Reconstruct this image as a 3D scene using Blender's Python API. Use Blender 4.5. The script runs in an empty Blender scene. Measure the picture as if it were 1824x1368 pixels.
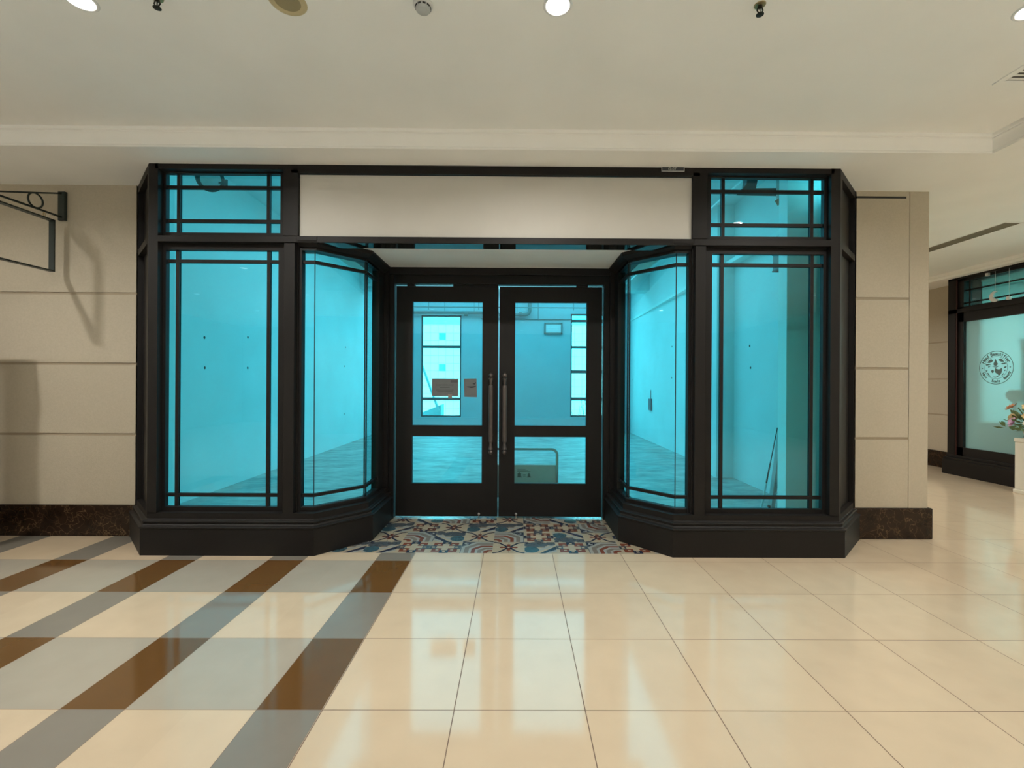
import bpy, bmesh, math, random
from mathutils import Vector, Matrix
rnd = random.Random(7)
scn = bpy.context.scene
COL = scn.collection
PI = math.pi

# ------------------------------------------------------------------ materials
def node_mat(name):
    m = bpy.data.materials.new(name); m.use_nodes = True
    nt = m.node_tree; nt.nodes.clear()
    out = nt.nodes.new('ShaderNodeOutputMaterial')
    return m, nt, out

def pbr(name, col, rough=.5, metal=0., spec=.5, noise=0., scale=8., bump=0., bscale=60., coat=0., detail=4., rnoise=0.):
    m, nt, out = node_mat(name)
    b = nt.nodes.new('ShaderNodeBsdfPrincipled')
    b.inputs['Base Color'].default_value = (*col, 1)
    b.inputs['Roughness'].default_value = rough
    b.inputs['Metallic'].default_value = metal
    b.inputs['Specular IOR Level'].default_value = spec
    b.inputs['Coat Weight'].default_value = coat
    nt.links.new(b.outputs[0], out.inputs[0])
    geo = nt.nodes.new('ShaderNodeNewGeometry')
    if noise > 0:
        n = nt.nodes.new('ShaderNodeTexNoise'); n.inputs['Scale'].default_value = scale
        n.inputs['Detail'].default_value = detail
        nt.links.new(geo.outputs['Position'], n.inputs['Vector'])
        mr = nt.nodes.new('ShaderNodeMapRange')
        mr.inputs[1].default_value = .25; mr.inputs[2].default_value = .75
        mr.inputs[3].default_value = 1 - noise; mr.inputs[4].default_value = 1 + noise
        nt.links.new(n.outputs[0], mr.inputs[0])
        mx = nt.nodes.new('ShaderNodeMix'); mx.data_type = 'RGBA'; mx.blend_type = 'MULTIPLY'
        mx.inputs[0].default_value = 1
        mx.inputs[6].default_value = (*col, 1)
        nt.links.new(mr.outputs[0], mx.inputs[7])
        nt.links.new(mx.outputs[2], b.inputs['Base Color'])
    if bump > 0:
        n2 = nt.nodes.new('ShaderNodeTexNoise'); n2.inputs['Scale'].default_value = bscale
        n2.inputs['Detail'].default_value = 3
        nt.links.new(geo.outputs['Position'], n2.inputs['Vector'])
        bp = nt.nodes.new('ShaderNodeBump'); bp.inputs['Strength'].default_value = bump
        bp.inputs['Distance'].default_value = .004
        nt.links.new(n2.outputs[0], bp.inputs['Height'])
        nt.links.new(bp.outputs[0], b.inputs['Normal'])
    return m

def emit(name, col, s):
    m, nt, out = node_mat(name)
    e = nt.nodes.new('ShaderNodeEmission'); e.inputs[0].default_value = (*col, 1); e.inputs[1].default_value = s
    nt.links.new(e.outputs[0], out.inputs[0]); return m

def glass(name, tint, f0=.045, haze=0.):
    """thin architectural glass: tinted see-through plus a mirror reflection that grows towards grazing"""
    m, nt, out = node_mat(name)
    t = nt.nodes.new('ShaderNodeBsdfTransparent'); t.inputs[0].default_value = (*tint, 1)
    g = nt.nodes.new('ShaderNodeBsdfGlossy'); g.inputs['Roughness'].default_value = .0
    g.inputs[0].default_value = (1, 1, 1, 1)
    lw = nt.nodes.new('ShaderNodeLayerWeight'); lw.inputs[0].default_value = .5
    p = nt.nodes.new('ShaderNodeMath'); p.operation = 'POWER'; p.inputs[1].default_value = 5
    nt.links.new(lw.outputs['Facing'], p.inputs[0])
    a = nt.nodes.new('ShaderNodeMath'); a.operation = 'MULTIPLY_ADD'
    a.inputs[1].default_value = 1 - f0; a.inputs[2].default_value = f0
    nt.links.new(p.outputs[0], a.inputs[0])
    mx = nt.nodes.new('ShaderNodeMixShader')
    nt.links.new(a.outputs[0], mx.inputs[0]); nt.links.new(t.outputs[0], mx.inputs[1]); nt.links.new(g.outputs[0], mx.inputs[2])
    nt.links.new(mx.outputs[0], out.inputs[0])
    return m

class NB:
    """tiny helper for math node graphs"""
    def __init__(s, nt): s.nt = nt
    def m(s, op, a, b=None, c=None):
        n = s.nt.nodes.new('ShaderNodeMath'); n.operation = op
        for i, v in enumerate((a, b, c)):
            if v is None: continue
            if isinstance(v, (int, float)): n.inputs[i].default_value = v
            else: s.nt.links.new(v, n.inputs[i])
        return n.outputs[0]
    def mix(s, f, a, b):
        n = s.nt.nodes.new('ShaderNodeMix'); n.data_type = 'RGBA'
        for i, v in ((0, f), (6, a), (7, b)):
            if isinstance(v, (int, float)): n.inputs[i].default_value = v
            elif isinstance(v, tuple): n.inputs[i].default_value = (*v, 1)
            else: s.nt.links.new(v, n.inputs[i])
        return n.outputs[2]

ROW0, ROWP = 1.553, .6
STRIPE_X = -.700
def floor_material():
    m, nt, out = node_mat('polished_tile'); B = NB(nt)
    geo = nt.nodes.new('ShaderNodeNewGeometry')
    sp = nt.nodes.new('ShaderNodeSeparateXYZ'); nt.links.new(geo.outputs['Position'], sp.inputs[0])
    x, y = sp.outputs[0], sp.outputs[1]
    fy = B.m('DIVIDE', B.m('SUBTRACT', y, ROW0), ROWP)
    ry = B.m('FRACT', fy); iy = B.m('FLOOR', fy)
    odd = B.m('MODULO', B.m('ADD', iy, 100.), 2.)
    ey = B.m('MULTIPLY', B.m('MINIMUM', ry, B.m('SUBTRACT', 1., ry)), ROWP)
    # plain tiles on the right
    fx = B.m('DIVIDE', B.m('ADD', x, .09), .606)
    rx = B.m('FRACT', fx); ix = B.m('FLOOR', fx)
    ex = B.m('MULTIPLY', B.m('MINIMUM', rx, B.m('SUBTRACT', 1., rx)), .606)
    # plaid on the left
    left = B.m('LESS_THAN', x, STRIPE_X)
    pale = B.m('LESS_THAN', y, ROW0 - ROWP)  # unseen floor behind the camera, paled to bounce light onto the ceiling
    u = B.m('DIVIDE', B.m('SUBTRACT', STRIPE_X, x), .904)
    su = B.m('FRACT', u); iu = B.m('FLOOR', u)
    narrow = B.m('LESS_THAN', su, .332)
    exl = B.m('MULTIPLY', B.m('MINIMUM', B.m('MINIMUM', su, B.m('SUBTRACT', 1., su)), B.m('ABSOLUTE', B.m('SUBTRACT', su, .332))), .904)
    # per tile tone
    cmb = nt.nodes.new('ShaderNodeCombineXYZ')
    nt.links.new(B.m('ADD', B.m('MULTIPLY', left, B.m('ADD', iu, 40.)), ix), cmb.inputs[0]); nt.links.new(iy, cmb.inputs[1])
    wn = nt.nodes.new('ShaderNodeTexWhiteNoise'); nt.links.new(cmb.outputs[0], wn.inputs[0])
    no = nt.nodes.new('ShaderNodeTexNoise'); no.inputs['Scale'].default_value = 5; no.inputs['Detail'].default_value = 5
    nt.links.new(geo.outputs['Position'], no.inputs['Vector'])
    cream = (.555, .445, .318); lgrey = (.365, .332, .275); grey = (.205, .188, .16); brown = (.122, .060, .019)
    wide = B.mix(odd, cream, lgrey)
    nar = B.mix(odd, grey, brown)
    plaid = B.mix(narrow, wide, nar)
    col = B.mix(pale, B.mix(left, cream, plaid), (.74, .72, .66))
    tone = B.m('ADD', B.m('MULTIPLY', wn.outputs[0], .05), B.m('MULTIPLY', no.outputs[0], .16))
    tone = B.m('ADD', tone, .895)
    mul = nt.nodes.new('ShaderNodeMix'); mul.data_type = 'RGBA'; mul.blend_type = 'MULTIPLY'; mul.inputs[0].default_value = 1
    nt.links.new(col, mul.inputs[6]); nt.links.new(tone, mul.inputs[7])
    gl = B.m('LESS_THAN', exl, .0013); gr = B.m('LESS_THAN', ex, .0023)
    gx = B.m('ADD', B.m('MULTIPLY', left, gl), B.m('MULTIPLY', B.m('SUBTRACT', 1., left), gr))
    gy = B.m('LESS_THAN', ey, B.m('SUBTRACT', .0021, B.m('MULTIPLY', left, .0008)))
    g = B.m('MAXIMUM', gx, gy)
    fin = B.mix(g, mul.outputs[2], (.13, .075, .045))
    b = nt.nodes.new('ShaderNodeBsdfPrincipled')
    nt.links.new(fin, b.inputs['Base Color'])
    b.inputs['IOR'].default_value = 1.55
    rg = B.m('ADD', B.m('MULTIPLY', g, .5), B.m('MULTIPLY_ADD', no.outputs[0], .05, .06))
    nt.links.new(rg, b.inputs['Roughness'])
    nt.links.new(b.outputs[0], out.inputs[0])
    return m

def marble_material():
    m, nt, out = node_mat('dark_marble'); B = NB(nt)
    geo = nt.nodes.new('ShaderNodeNewGeometry')
    n1 = nt.nodes.new('ShaderNodeTexNoise'); n1.inputs['Scale'].default_value = 4; n1.inputs['Detail'].default_value = 6
    nt.links.new(geo.outputs['Position'], n1.inputs['Vector'])
    ad = nt.nodes.new('ShaderNodeMixRGB'); ad.blend_type = 'ADD'; ad.inputs[0].default_value = .75
    nt.links.new(geo.outputs['Position'], ad.inputs[1]); nt.links.new(n1.outputs[1], ad.inputs[2])
    vo = nt.nodes.new('ShaderNodeTexVoronoi'); vo.feature = 'DISTANCE_TO_EDGE'; vo.inputs['Scale'].default_value = 7.5
    nt.links.new(ad.outputs[0], vo.inputs['Vector'])
    v = B.m('SUBTRACT', 1., B.m('SMOOTH_MIN', B.m('MULTIPLY', vo.outputs[0], 26.), 1., .1))
    n2 = nt.nodes.new('ShaderNodeTexNoise'); n2.inputs['Scale'].default_value = 7; n2.inputs['Detail'].default_value = 4
    nt.links.new(geo.outputs['Position'], n2.inputs['Vector'])
    v = B.m('MULTIPLY', v, B.m('POWER', n2.outputs[0], 3.2))
    base = B.mix(n2.outputs[0], (.006, .0035, .0025), (.035, .019, .011))
    col = B.mix(B.m('MINIMUM', B.m('MULTIPLY', v, 2.0), 1.), base, (.30, .19, .10))
    b = nt.nodes.new('ShaderNodeBsdfPrincipled'); nt.links.new(col, b.inputs['Base Color'])
    b.inputs['Roughness'].default_value = .22; b.inputs['Specular IOR Level'].default_value = .3
    nt.links.new(b.outputs[0], out.inputs[0]); return m

def concrete_floor_material():
    m, nt, out = node_mat('bare_concrete'); B = NB(nt)
    geo = nt.nodes.new('ShaderNodeNewGeometry')
    mp = nt.nodes.new('ShaderNodeMapping'); mp.inputs['Scale'].default_value = (1, 2.2, 1)
    nt.links.new(geo.outputs['Position'], mp.inputs[0])
    n1 = nt.nodes.new('ShaderNodeTexNoise'); n1.inputs['Scale'].default_value = 1.6; n1.inputs['Detail'].default_value = 9; n1.inputs['Roughness'].default_value = .65
    nt.links.new(mp.outputs[0], n1.inputs['Vector'])
    n2 = nt.nodes.new('ShaderNodeTexNoise'); n2.inputs['Scale'].default_value = 6; n2.inputs['Detail'].default_value = 6
    nt.links.new(mp.outputs[0], n2.inputs['Vector'])
    f = B.m('ADD', B.m('MULTIPLY', n1.outputs[0], .7), B.m('MULTIPLY', n2.outputs[0], .3))
    mr = nt.nodes.new('ShaderNodeMapRange'); mr.inputs[1].default_value = .36; mr.inputs[2].default_value = .62
    nt.links.new(f, mr.inputs[0])
    col = B.mix(mr.outputs[0], (.22, .23, .225), (.50, .52, .50))
    b = nt.nodes.new('ShaderNodeBsdfPrincipled'); nt.links.new(col, b.inputs['Base Color'])
    b.inputs['Roughness'].default_value = .55
    nt.links.new(b.outputs[0], out.inputs[0]); return m

def facade_tile_material():
    """large square panels with thin dark joints"""
    m, nt, out = node_mat('outside_panels'); B = NB(nt)
    geo = nt.nodes.new('ShaderNodeNewGeometry')
    sp = nt.nodes.new('ShaderNodeSeparateXYZ'); nt.links.new(geo.outputs['Position'], sp.inputs[0])
    g = None
    for o, off, p in ((0, -3.165, .325), (2, 3.31, .325)):
        r = B.m('FRACT', B.m('DIVIDE', B.m('SUBTRACT', sp.outputs[o], off), p))
        e = B.m('LESS_THAN', B.m('MINIMUM', r, B.m('SUBTRACT', 1., r)), .022)
        g = e if g is None else B.m('MAXIMUM', g, e)
    col = B.mix(g, (.80, .80, .78), (.36, .38, .38))
    b = nt.nodes.new('ShaderNodeBsdfPrincipled'); nt.links.new(col, b.inputs['Base Color']); b.inputs['Roughness'].default_value = .6
    nt.links.new(b.outputs[0], out.inputs[0]); return m

def frosted_material():
    m, nt, out = node_mat('frosted_glass')
    d = nt.nodes.new('ShaderNodeBsdfDiffuse'); d.inputs[0].default_value = (.42, .76, .79, 1)
    r = nt.nodes.new('ShaderNodeBsdfRefraction'); r.inputs[0].default_value = (.62, .86, .86, 1)
    r.inputs['Roughness'].default_value = .45; r.inputs['IOR'].default_value = 1.18
    g = nt.nodes.new('ShaderNodeBsdfGlossy'); g.inputs['Roughness'].default_value = .25
    m1 = nt.nodes.new('ShaderNodeMixShader'); m1.inputs[0].default_value = .55
    nt.links.new(r.outputs[0], m1.inputs[1]); nt.links.new(d.outputs[0], m1.inputs[2])
    m2 = nt.nodes.new('ShaderNodeMixShader'); m2.inputs[0].default_value = .06
    nt.links.new(m1.outputs[0], m2.inputs[1]); nt.links.new(g.outputs[0], m2.inputs[2])
    nt.links.new(m2.outputs[0], out.inputs[0]); return m

PAINT = pbr('black_paint', (.0105, .0091, .0086), .50, spec=.26, noise=.12, scale=3)
GLOSSY_BLACK = pbr('black_gloss', (.012, .012, .012), .04)
GLASS = glass('shop_glass', (.56, .955, .985))
CLEAR = glass('window_glass', (.93, .97, .97))
FROST = frosted_material()
GASKET = pbr('gasket', (.01, .01, .011), .6)
STONE = pbr('limestone', (.46, .41, .32), .75, noise=.045, scale=55, bump=.3, bscale=150, detail=8)
STONE_GAP = pbr('limestone_joint', (.36, .30, .22), .85)
MARBLE = marble_material()
TILE = floor_material()
PLASTER = pbr('ceiling_plaster', (.87, .875, .85), .85, noise=.025, scale=2)
SIGNWHITE = pbr('sign_board_white', (.55, .53, .485), .55, noise=.02, scale=5)
SOFFIT = pbr('canopy_plaster', (.84, .84, .81), .8)
UWALL = pbr('unit_wall_paint', (.80, .82, .81), .8, noise=.05, scale=1.3, detail=8)
UCEIL = pbr('unit_ceiling', (.72, .74, .74), .9, noise=.04, scale=2)
UFLOOR = concrete_floor_material()
STUBW = pbr('stub_paint_lifted', (.93, .93, .92), .7)  # wall paint made paler in place of mall light on the stubs
HOLE = pbr('plug_hole', (.03, .03, .03), .8)
STEELW = pbr('window_steel', (.05, .06, .065), .5)
PIPE = pbr('grey_pipe', (.16, .18, .18), .5)
PIPEL = pbr('pale_conduit', (.78, .8, .8), .5)
DUCT = pbr('dark_duct', (.035, .042, .042), .6, noise=.2, scale=6)
FOIL = pbr('duct_foil', (.42, .45, .45), .4, noise=.15, scale=14)
ORANGE = pbr('orange_cap', (.45, .12, .05), .5)
BRONZE = pbr('aged_bronze', (.115, .095, .088), .42, metal=.5, noise=.15, scale=20)
STEEL = pbr('steel', (.45, .45, .44), .3, metal=.9)
ALU = pbr('aluminium', (.34, .36, .36), .45, metal=.3)
RUBBER = pbr('rubber', (.02, .02, .02), .7)
CARTON = pbr('cardboard', (.50, .37, .35), .8, noise=.07, scale=9)
CARTON_INK = pbr('carton_print', (.06, .055, .05), .8)
PAPER = pbr('paper_sheet', (.15, .16, .162), .8, noise=.05, scale=20)
PAPER_INK = pbr('faded_ink', (.09, .095, .097), .8)
INK = pbr('black_ink', (.012, .013, .02), .6)
BEIGE = pbr('beige_plastic', (.55, .46, .27), .5)
BEIGED = pbr('beige_reflector', (.32, .255, .13), .35)
WHITEP = pbr('white_plastic', (.72, .73, .73), .45)
GREYP = pbr('grey_plastic', (.45, .47, .47), .5)
GREENBLK = pbr('green_black_iron', (.012, .022, .019), .4)
BRASS = pbr('brass', (.45, .36, .2), .35, metal=.8)
DARK = pbr('sprinkler_metal', (.03, .026, .02), .4, metal=.6)
PLATE = pbr('plate_blue_black', (.03, .035, .045), .35)
SILVER = pbr('plate_silver', (.45, .46, .47), .35, metal=.5)
PLATETXT = pbr('plate_lettering', (.36, .37, .34), .5)
LAMP = emit('lamp_lens', (1., .93, .82), 14.)
LAMP2 = emit('lamp_lens_frosted', (1., .95, .88), 3.5)
OUTWALL = facade_tile_material()
OUTWIN = pbr('outside_small_window', (.10, .22, .26), .2)
PAVING = pbr('outside_paving', (.62, .62, .58), .8, noise=.08, scale=2)
TIMBER = pbr('outside_board', (.30, .33, .33), .7)
SHRUB = pbr('shrub_leaf', (.12, .2, .11), .6)
EMBLEM = pbr('emblem_film', (.085, .13, .125), .6)
WOODB = pbr('brown_counter', (.60, .27, .17), .6)
SHADEB = pbr('dark_blind', (.16, .15, .13), .7)
FWALL = pbr('far_shop_wall', (.62, .70, .68), .8)
LEAF = pbr('flower_leaf', (.10, .16, .06), .6)
PETAL_Y = pbr('petal_cream', (.80, .62, .33), .6)
PETAL_P = pbr('petal_lilac', (.62, .42, .60), .6)
PETAL_O = pbr('petal_peach', (.78, .45, .28), .6)
PETAL_W = pbr('petal_white', (.82, .80, .72), .6)
PEDW = pbr('pedestal_white', (.70, .69, .61), .5, noise=.04, scale=12)

# ------------------------------------------------------------------ mesh helpers
class MB:
    def __init__(s): s.v = []; s.f = []; s.mi = []; s.cur = 0
    def use(s, i): s.cur = i; return s
    def add(s, vs, fs):
        o = len(s.v); s.v += [tuple(p) for p in vs]
        for f in fs: s.f.append([o + i for i in f]); s.mi.append(s.cur)
        return s
    def box(s, x0, x1, y0, y1, z0, z1):
        v = [(x, y, z) for z in (z0, z1) for y in (y0, y1) for x in (x0, x1)]
        return s.add(v, [(0, 2, 3, 1), (4, 5, 7, 6), (0, 1, 5, 4), (2, 6, 7, 3), (0, 4, 6, 2), (1, 3, 7, 5)])
    def prism(s, poly, z0, z1):
        n = len(poly)
        v = [(x, y, z0) for x, y in poly] + [(x, y, z1) for x, y in poly]
        f = [tuple(reversed(range(n))), tuple(range(n, 2 * n))] + [(i, (i + 1) % n, n + (i + 1) % n, n + i) for i in range(n)]
        return s.add(v, f)
    def obox(s, c, ax, ay, az, hx, hy, hz):
        c = Vector(c); ax, ay, az = Vector(ax).normalized(), Vector(ay).normalized(), Vector(az).normalized()
        v = [c + ax * hx * i + ay * hy * j + az * hz * k for k in (-1, 1) for j in (-1, 1) for i in (-1, 1)]
        return s.add(v, [(0, 2, 3, 1), (4, 5, 7, 6), (0, 1, 5, 4), (2, 6, 7, 3), (0, 4, 6, 2), (1, 3, 7, 5)])
    def bar(s, p, q, w, h, up=(0, 0, 1)):
        p, q = Vector(p), Vector(q); d = (q - p).normalized(); up = Vector(up)
        sd = d.cross(up)
        if sd.length < 1e-5: sd = d.cross(Vector((0, 1, 0)))
        sd.normalize(); u = sd.cross(d)
        return s.obox((p + q) / 2, d, sd, u, (q - p).length / 2, w / 2, h / 2)
    def tube(s, pts, r, n=12, cap=True, closed=False):
        pts = [Vector(p) for p in pts]; rs = r if isinstance(r, (list, tuple)) else [r] * len(pts)
        rings = []; prev = None
        for i, p in enumerate(pts):
            a = pts[i - 1] if (i or closed) else p; b = pts[(i + 1) % len(pts)] if (i < len(pts) - 1 or closed) else p
            d = (b - a).normalized()
            if prev is None:
                u = Vector((0, 0, 1)) if abs(d.z) < .9 else Vector((1, 0, 0))
                u = (u - d * u.dot(d)).normalized()
            else: u = (prev - d * prev.dot(d)).normalized()
            prev = u; w = d.cross(u)
            rings.append([p + (u * math.cos(2 * PI * k / n) + w * math.sin(2 * PI * k / n)) * rs[i] for k in range(n)])
        v = [q for rg in rings for q in rg]; f = []
        m = len(rings)
        for i in range(m if closed else m - 1):
            a, b = i * n, ((i + 1) % m) * n
            for k in range(n): f.append((a + k, a + (k + 1) % n, b + (k + 1) % n, b + k))
        if cap and not closed: f += [tuple(reversed(range(n))), tuple(range((m - 1) * n, m * n))]
        return s.add(v, f)
    def lathe(s, prof, base, axis=(0, 0, 1), n=24):
        """prof: list of (radius, height along axis)"""
        base = Vector(base); d = Vector(axis).normalized()
        u = Vector((1, 0, 0)) if abs(d.x) < .9 else Vector((0, 1, 0))
        u = (u - d * u.dot(d)).normalized(); w = d.cross(u)
        v = []; f = []
        for r, h in prof:
            for k in range(n):
                v.append(base + d * h + (u * math.cos(2 * PI * k / n) + w * math.sin(2 * PI * k / n)) * r)
        for i in range(len(prof) - 1):
            for k in range(n): f.append((i * n + k, i * n + (k + 1) % n, (i + 1) * n + (k + 1) % n, (i + 1) * n + k))
        f += [tuple(reversed(range(n))), tuple(range((len(prof) - 1) * n, len(prof) * n))]
        return s.add(v, f)
    def sweep(s, path, prof, closed=True):
        """sweep a closed (t,z) profile along an open xy path; t is the offset to the right of the direction of travel"""
        n = len(path); m = len(prof); rows = []
        for i in range(n):
            p = Vector((path[i][0], path[i][1]))
            ds = []
            if i > 0: ds.append((p - Vector(path[i - 1][:2])).normalized())
            if i < n - 1: ds.append((Vector(path[i + 1][:2]) - p).normalized())
            ns = [Vector((d.y, -d.x)) for d in ds]
            b = ns[0] if len(ns) == 1 else (ns[0] + ns[1]) / (1 + ns[0].dot(ns[1]))
            rows.append([(p.x + b.x * t, p.y + b.y * t, z) for t, z in prof])
        v = [q for r in rows for q in r]; f = []
        for i in range(n - 1):
            for k in range(m if closed else m - 1):
                f.append((i * m + k, i * m + (k + 1) % m, (i + 1) * m + (k + 1) % m, (i + 1) * m + k))
        if closed: f += [tuple(range(m)), tuple(reversed(range((n - 1) * m, n * m)))]
        return s.add(v, f)
    def sphere(s, c, r, n=16, m=10, sx=1, sy=1, sz=1):
        c = Vector(c); v = [(c.x, c.y, c.z - r * sz)]
        for i in range(1, m):
            a = -PI / 2 + PI * i / m
            for k in range(n):
                t = 2 * PI * k / n
                v.append((c.x + r * sx * math.cos(a) * math.cos(t), c.y + r * sy * math.cos(a) * math.sin(t), c.z + r * sz * math.sin(a)))
        v.append((c.x, c.y, c.z + r * sz)); f = []
        for k in range(n): f.append((0, 1 + (k + 1) % n, 1 + k))
        for i in range(m - 2):
            for k in range(n): f.append((1 + i * n + k, 1 + i * n + (k + 1) % n, 1 + (i + 1) * n + (k + 1) % n, 1 + (i + 1) * n + k))
        L = len(v) - 1
        for k in range(n): f.append((L, 1 + (m - 2) * n + k, 1 + (m - 2) * n + (k + 1) % n))
        return s.add(v, f)

ORIG = {}
def origin_of(o): return ORIG.get(o.name, Vector((0, 0, 0)))
def obj(name, mb, mats, parent=None, smooth=False, bevel=0., fixn=True):
    if not isinstance(mats, (list, tuple)): mats = [mats]
    if parent is not None: org = origin_of(parent)
    else:
        xs, ys, zs = zip(*mb.v)
        org = Vector(((min(xs) + max(xs)) / 2, (min(ys) + max(ys)) / 2, min(zs)))
    me = bpy.data.meshes.new(name)
    me.from_pydata([tuple(Vector(p) - org) for p in mb.v], [], mb.f)
    for m in mats: me.materials.append(m)
    for p, i in zip(me.polygons, mb.mi): p.material_index = i
    if fixn:
        bm = bmesh.new(); bm.from_mesh(me)
        bmesh.ops.recalc_face_normals(bm, faces=bm.faces); bm.to_mesh(me); bm.free()
    if smooth:
        me.polygons.foreach_set('use_smooth', [True] * len(me.polygons))
        me.set_sharp_from_angle(angle=math.radians(38))
    me.update()
    o = bpy.data.objects.new(name, me); COL.objects.link(o)
    if parent is not None: o.parent = parent
    else: o.location = org
    ORIG[o.name] = org
    if bevel > 0:
        b = o.modifiers.new('bevel', 'BEVEL'); b.width = bevel; b.segments = 2; b.limit_method = 'ANGLE'
        b.angle_limit = math.radians(40)
    return o

def tag(o, label=None, cat=None, group=None, kind=None):
    if label: o['label'] = label
    if cat: o['category'] = cat
    if group: o['group'] = group
    if kind: o['kind'] = kind
    return o
def thing(name, loc, label, cat, group=None, kind=None):
    o = bpy.data.objects.new(name, None); COL.objects.link(o)
    o.location = loc; o.empty_display_size = .1; ORIG[o.name] = Vector(loc)
    return tag(o, label, cat, group, kind)
def dup(root, loc, label=None):
    r = root.copy(); COL.objects.link(r); r.location = loc; ORIG[r.name] = Vector(loc)
    if label: r['label'] = label
    for ch in list(root.children):
        c = ch.copy(); COL.objects.link(c); c.parent = r
        for g in list(ch.children):
            d = g.copy(); COL.objects.link(d); d.parent = c
    return r
def text_faces(body, size, bold=0.0, space=1.0):
    """flat letter faces in xy, centred, as (verts, faces)"""
    cu = bpy.data.curves.new('lettering', 'FONT'); cu.body = body; cu.size = size
    cu.align_x = 'CENTER'; cu.align_y = 'CENTER'; cu.resolution_u = 3; cu.offset = bold; cu.space_character = space
    t = bpy.data.objects.new('lettering', cu); COL.objects.link(t)
    dg = bpy.context.evaluated_depsgraph_get()
    me = bpy.data.meshes.new_from_object(t.evaluated_get(dg))
    vs = [tuple(v.co) for v in me.vertices]; fs = [tuple(p.vertices) for p in me.polygons]
    bpy.data.objects.remove(t); bpy.data.curves.remove(cu); bpy.data.meshes.remove(me)
    return vs, fs

# ------------------------------------------------------------------ camera
F, H, CX = 830., 1.513, .188
YAW, ROLL = -.005, .0058
cam = bpy.data.cameras.new('camera'); co = bpy.data.objects.new('camera', cam); COL.objects.link(co)
cam.sensor_fit = 'HORIZONTAL'; cam.sensor_width = 36.; cam.lens = F * 36. / 1824.
cam.shift_x = -11.65 / 1824.; cam.shift_y = -1.98 / 1824.
cam.clip_start = .05; cam.clip_end = 200
Rz = Matrix.Rotation(YAW, 3, 'Z')
r0, fw, u0 = Rz @ Vector((1, 0, 0)), Rz @ Vector((0, 1, 0)), Vector((0, 0, 1))
rt = math.cos(ROLL) * r0 + math.sin(ROLL) * u0; up = -math.sin(ROLL) * r0 + math.cos(ROLL) * u0
M4 = Matrix(((rt.x, up.x, -fw.x, CX), (rt.y, up.y, -fw.y, 0), (rt.z, up.z, -fw.z, H), (0, 0, 0, 1)))
co.matrix_world = M4
scn.camera = co

ZS = 3.42      # soffit over the shopfront
ZT = 3.55      # raised ceiling tray over the mall
ZU = 4.40      # ceiling of the empty unit
YW = 4.57      # stone wall plane
# ------------------------------------------------------------------ mall shell
def S(o, label, cat): return tag(o, label, cat, kind='structure')
fl = MB()
fl.prism([(-10, -9), (8.2, -9), (8.2, 15), (4.1, 15), (4.1, 4.6), (3.4, 4.6), (3.0, 4.135), (-3.0, 4.135), (-3.4, 4.6), (-10, 4.6)], -.05, 0)
S(obj('floor', fl, TILE), 'polished mall floor with cream tiles and a grey and brown plaid on the left', 'floor')
c = MB(); c.box(-10, 4.14, -9, 3.83, ZT, ZT + .1)
S(obj('ceiling', c, PLASTER), 'plain off-white raised mall ceiling with downlights', 'ceiling')
c = MB()
c.prism([(-10, 3.81), (3.0, 3.81), (3.0, 4.16), (-3.0, 4.16), (-3.5, 4.64), (-3.5, 4.78), (-10, 4.78)], ZS, ZS + .06)
c.prism([(3.0, 3.81), (4.09, 3.81), (4.09, -9), (8.2, -9), (8.2, 15), (3.7, 15), (3.5, 4.64), (3.0, 4.16)], ZS, ZS + .06)
S(obj('ceiling_soffit', c, PLASTER), 'lower off-white ceiling soffit along the shopfront and the side corridor', 'ceiling')
c = MB()   # stepped cove moulding on the edge of the tray (t towards the middle of the tray)
c.sweep([(-10, 3.815), (4.095, 3.815), (4.095, -9)],
        [(-.02, ZS - .004), (.012, ZS - .004), (.016, ZS + .008), (.012, ZS + .018), (.014, ZS + .022), (.022, ZS + .05), (.040, ZS + .078), (.058, ZS + .094),
         (.058, ZS + .102), (.070, ZS + .106), (.074, ZS + .114), (.074, ZT + .02), (-.02, ZT + .02)])
S(obj('trim_1', c, PLASTER, smooth=True), 'stepped plaster cove moulding around the raised ceiling', 'moulding')

def stone_wall(name, x0, x1, joints, label, flat_from=None, slot=None, d=.16):
    w = MB()
    w.use(1).box(x0, x1, YW + .008, YW + d, 0, ZS + .02)
    w.use(0)
    xe = x1 if flat_from is None else flat_from - .004
    zs = [0.] + joints + [ZS + .01]
    for i in range(len(zs) - 1):
        a = zs[i] + (.012 if i else 0); b = zs[i + 1] - (.012 if i < len(zs) - 2 else 0)
        if slot and i == len(zs) - 2:
            w.box(x0, xe, YW, YW + .05, a, slot - .011)
            w.box(x0, xe, YW, YW + .05, slot + .011, b)
            w.box(xe - .03, xe, YW, YW + .05, slot - .011, slot + .011)
            w.use(2).box(x0, xe - .03, YW + .002, YW + .05, slot - .0112, slot + .0112).use(0)
        else: w.box(x0, xe, YW, YW + .05, a, b)
    if flat_from is not None: w.box(flat_from + .002, x1, YW, YW + .05, 0, ZS + .01)
    return S(obj(name, w, [STONE, STONE_GAP, HOLE]), label, 'wall')
stone_wall('wall_front_left', -10, -3.53, [.986, 1.675, 2.363], 'beige limestone block wall left of the black shopfront')
stone_wall('wall_front_right', 3.53, 4.245, [.986, 1.675, 2.363], 'beige limestone pier right of the black shopfront with a black slot near the top', flat_from=4.055, slot=3.36)
b = MB(); b.box(-10, -3.42, YW - .022, YW + .02, 0, .302)
S(obj('baseboard_left', b, MARBLE, bevel=.004), 'dark brown veined marble skirting left of the shopfront', 'skirting')
b = MB(); b.box(3.42, 4.285, YW - .022, YW + .3, 0, .305)
S(obj('baseboard_right', b, MARBLE, bevel=.012), 'dark brown veined marble skirting on the right pier', 'skirting')
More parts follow.
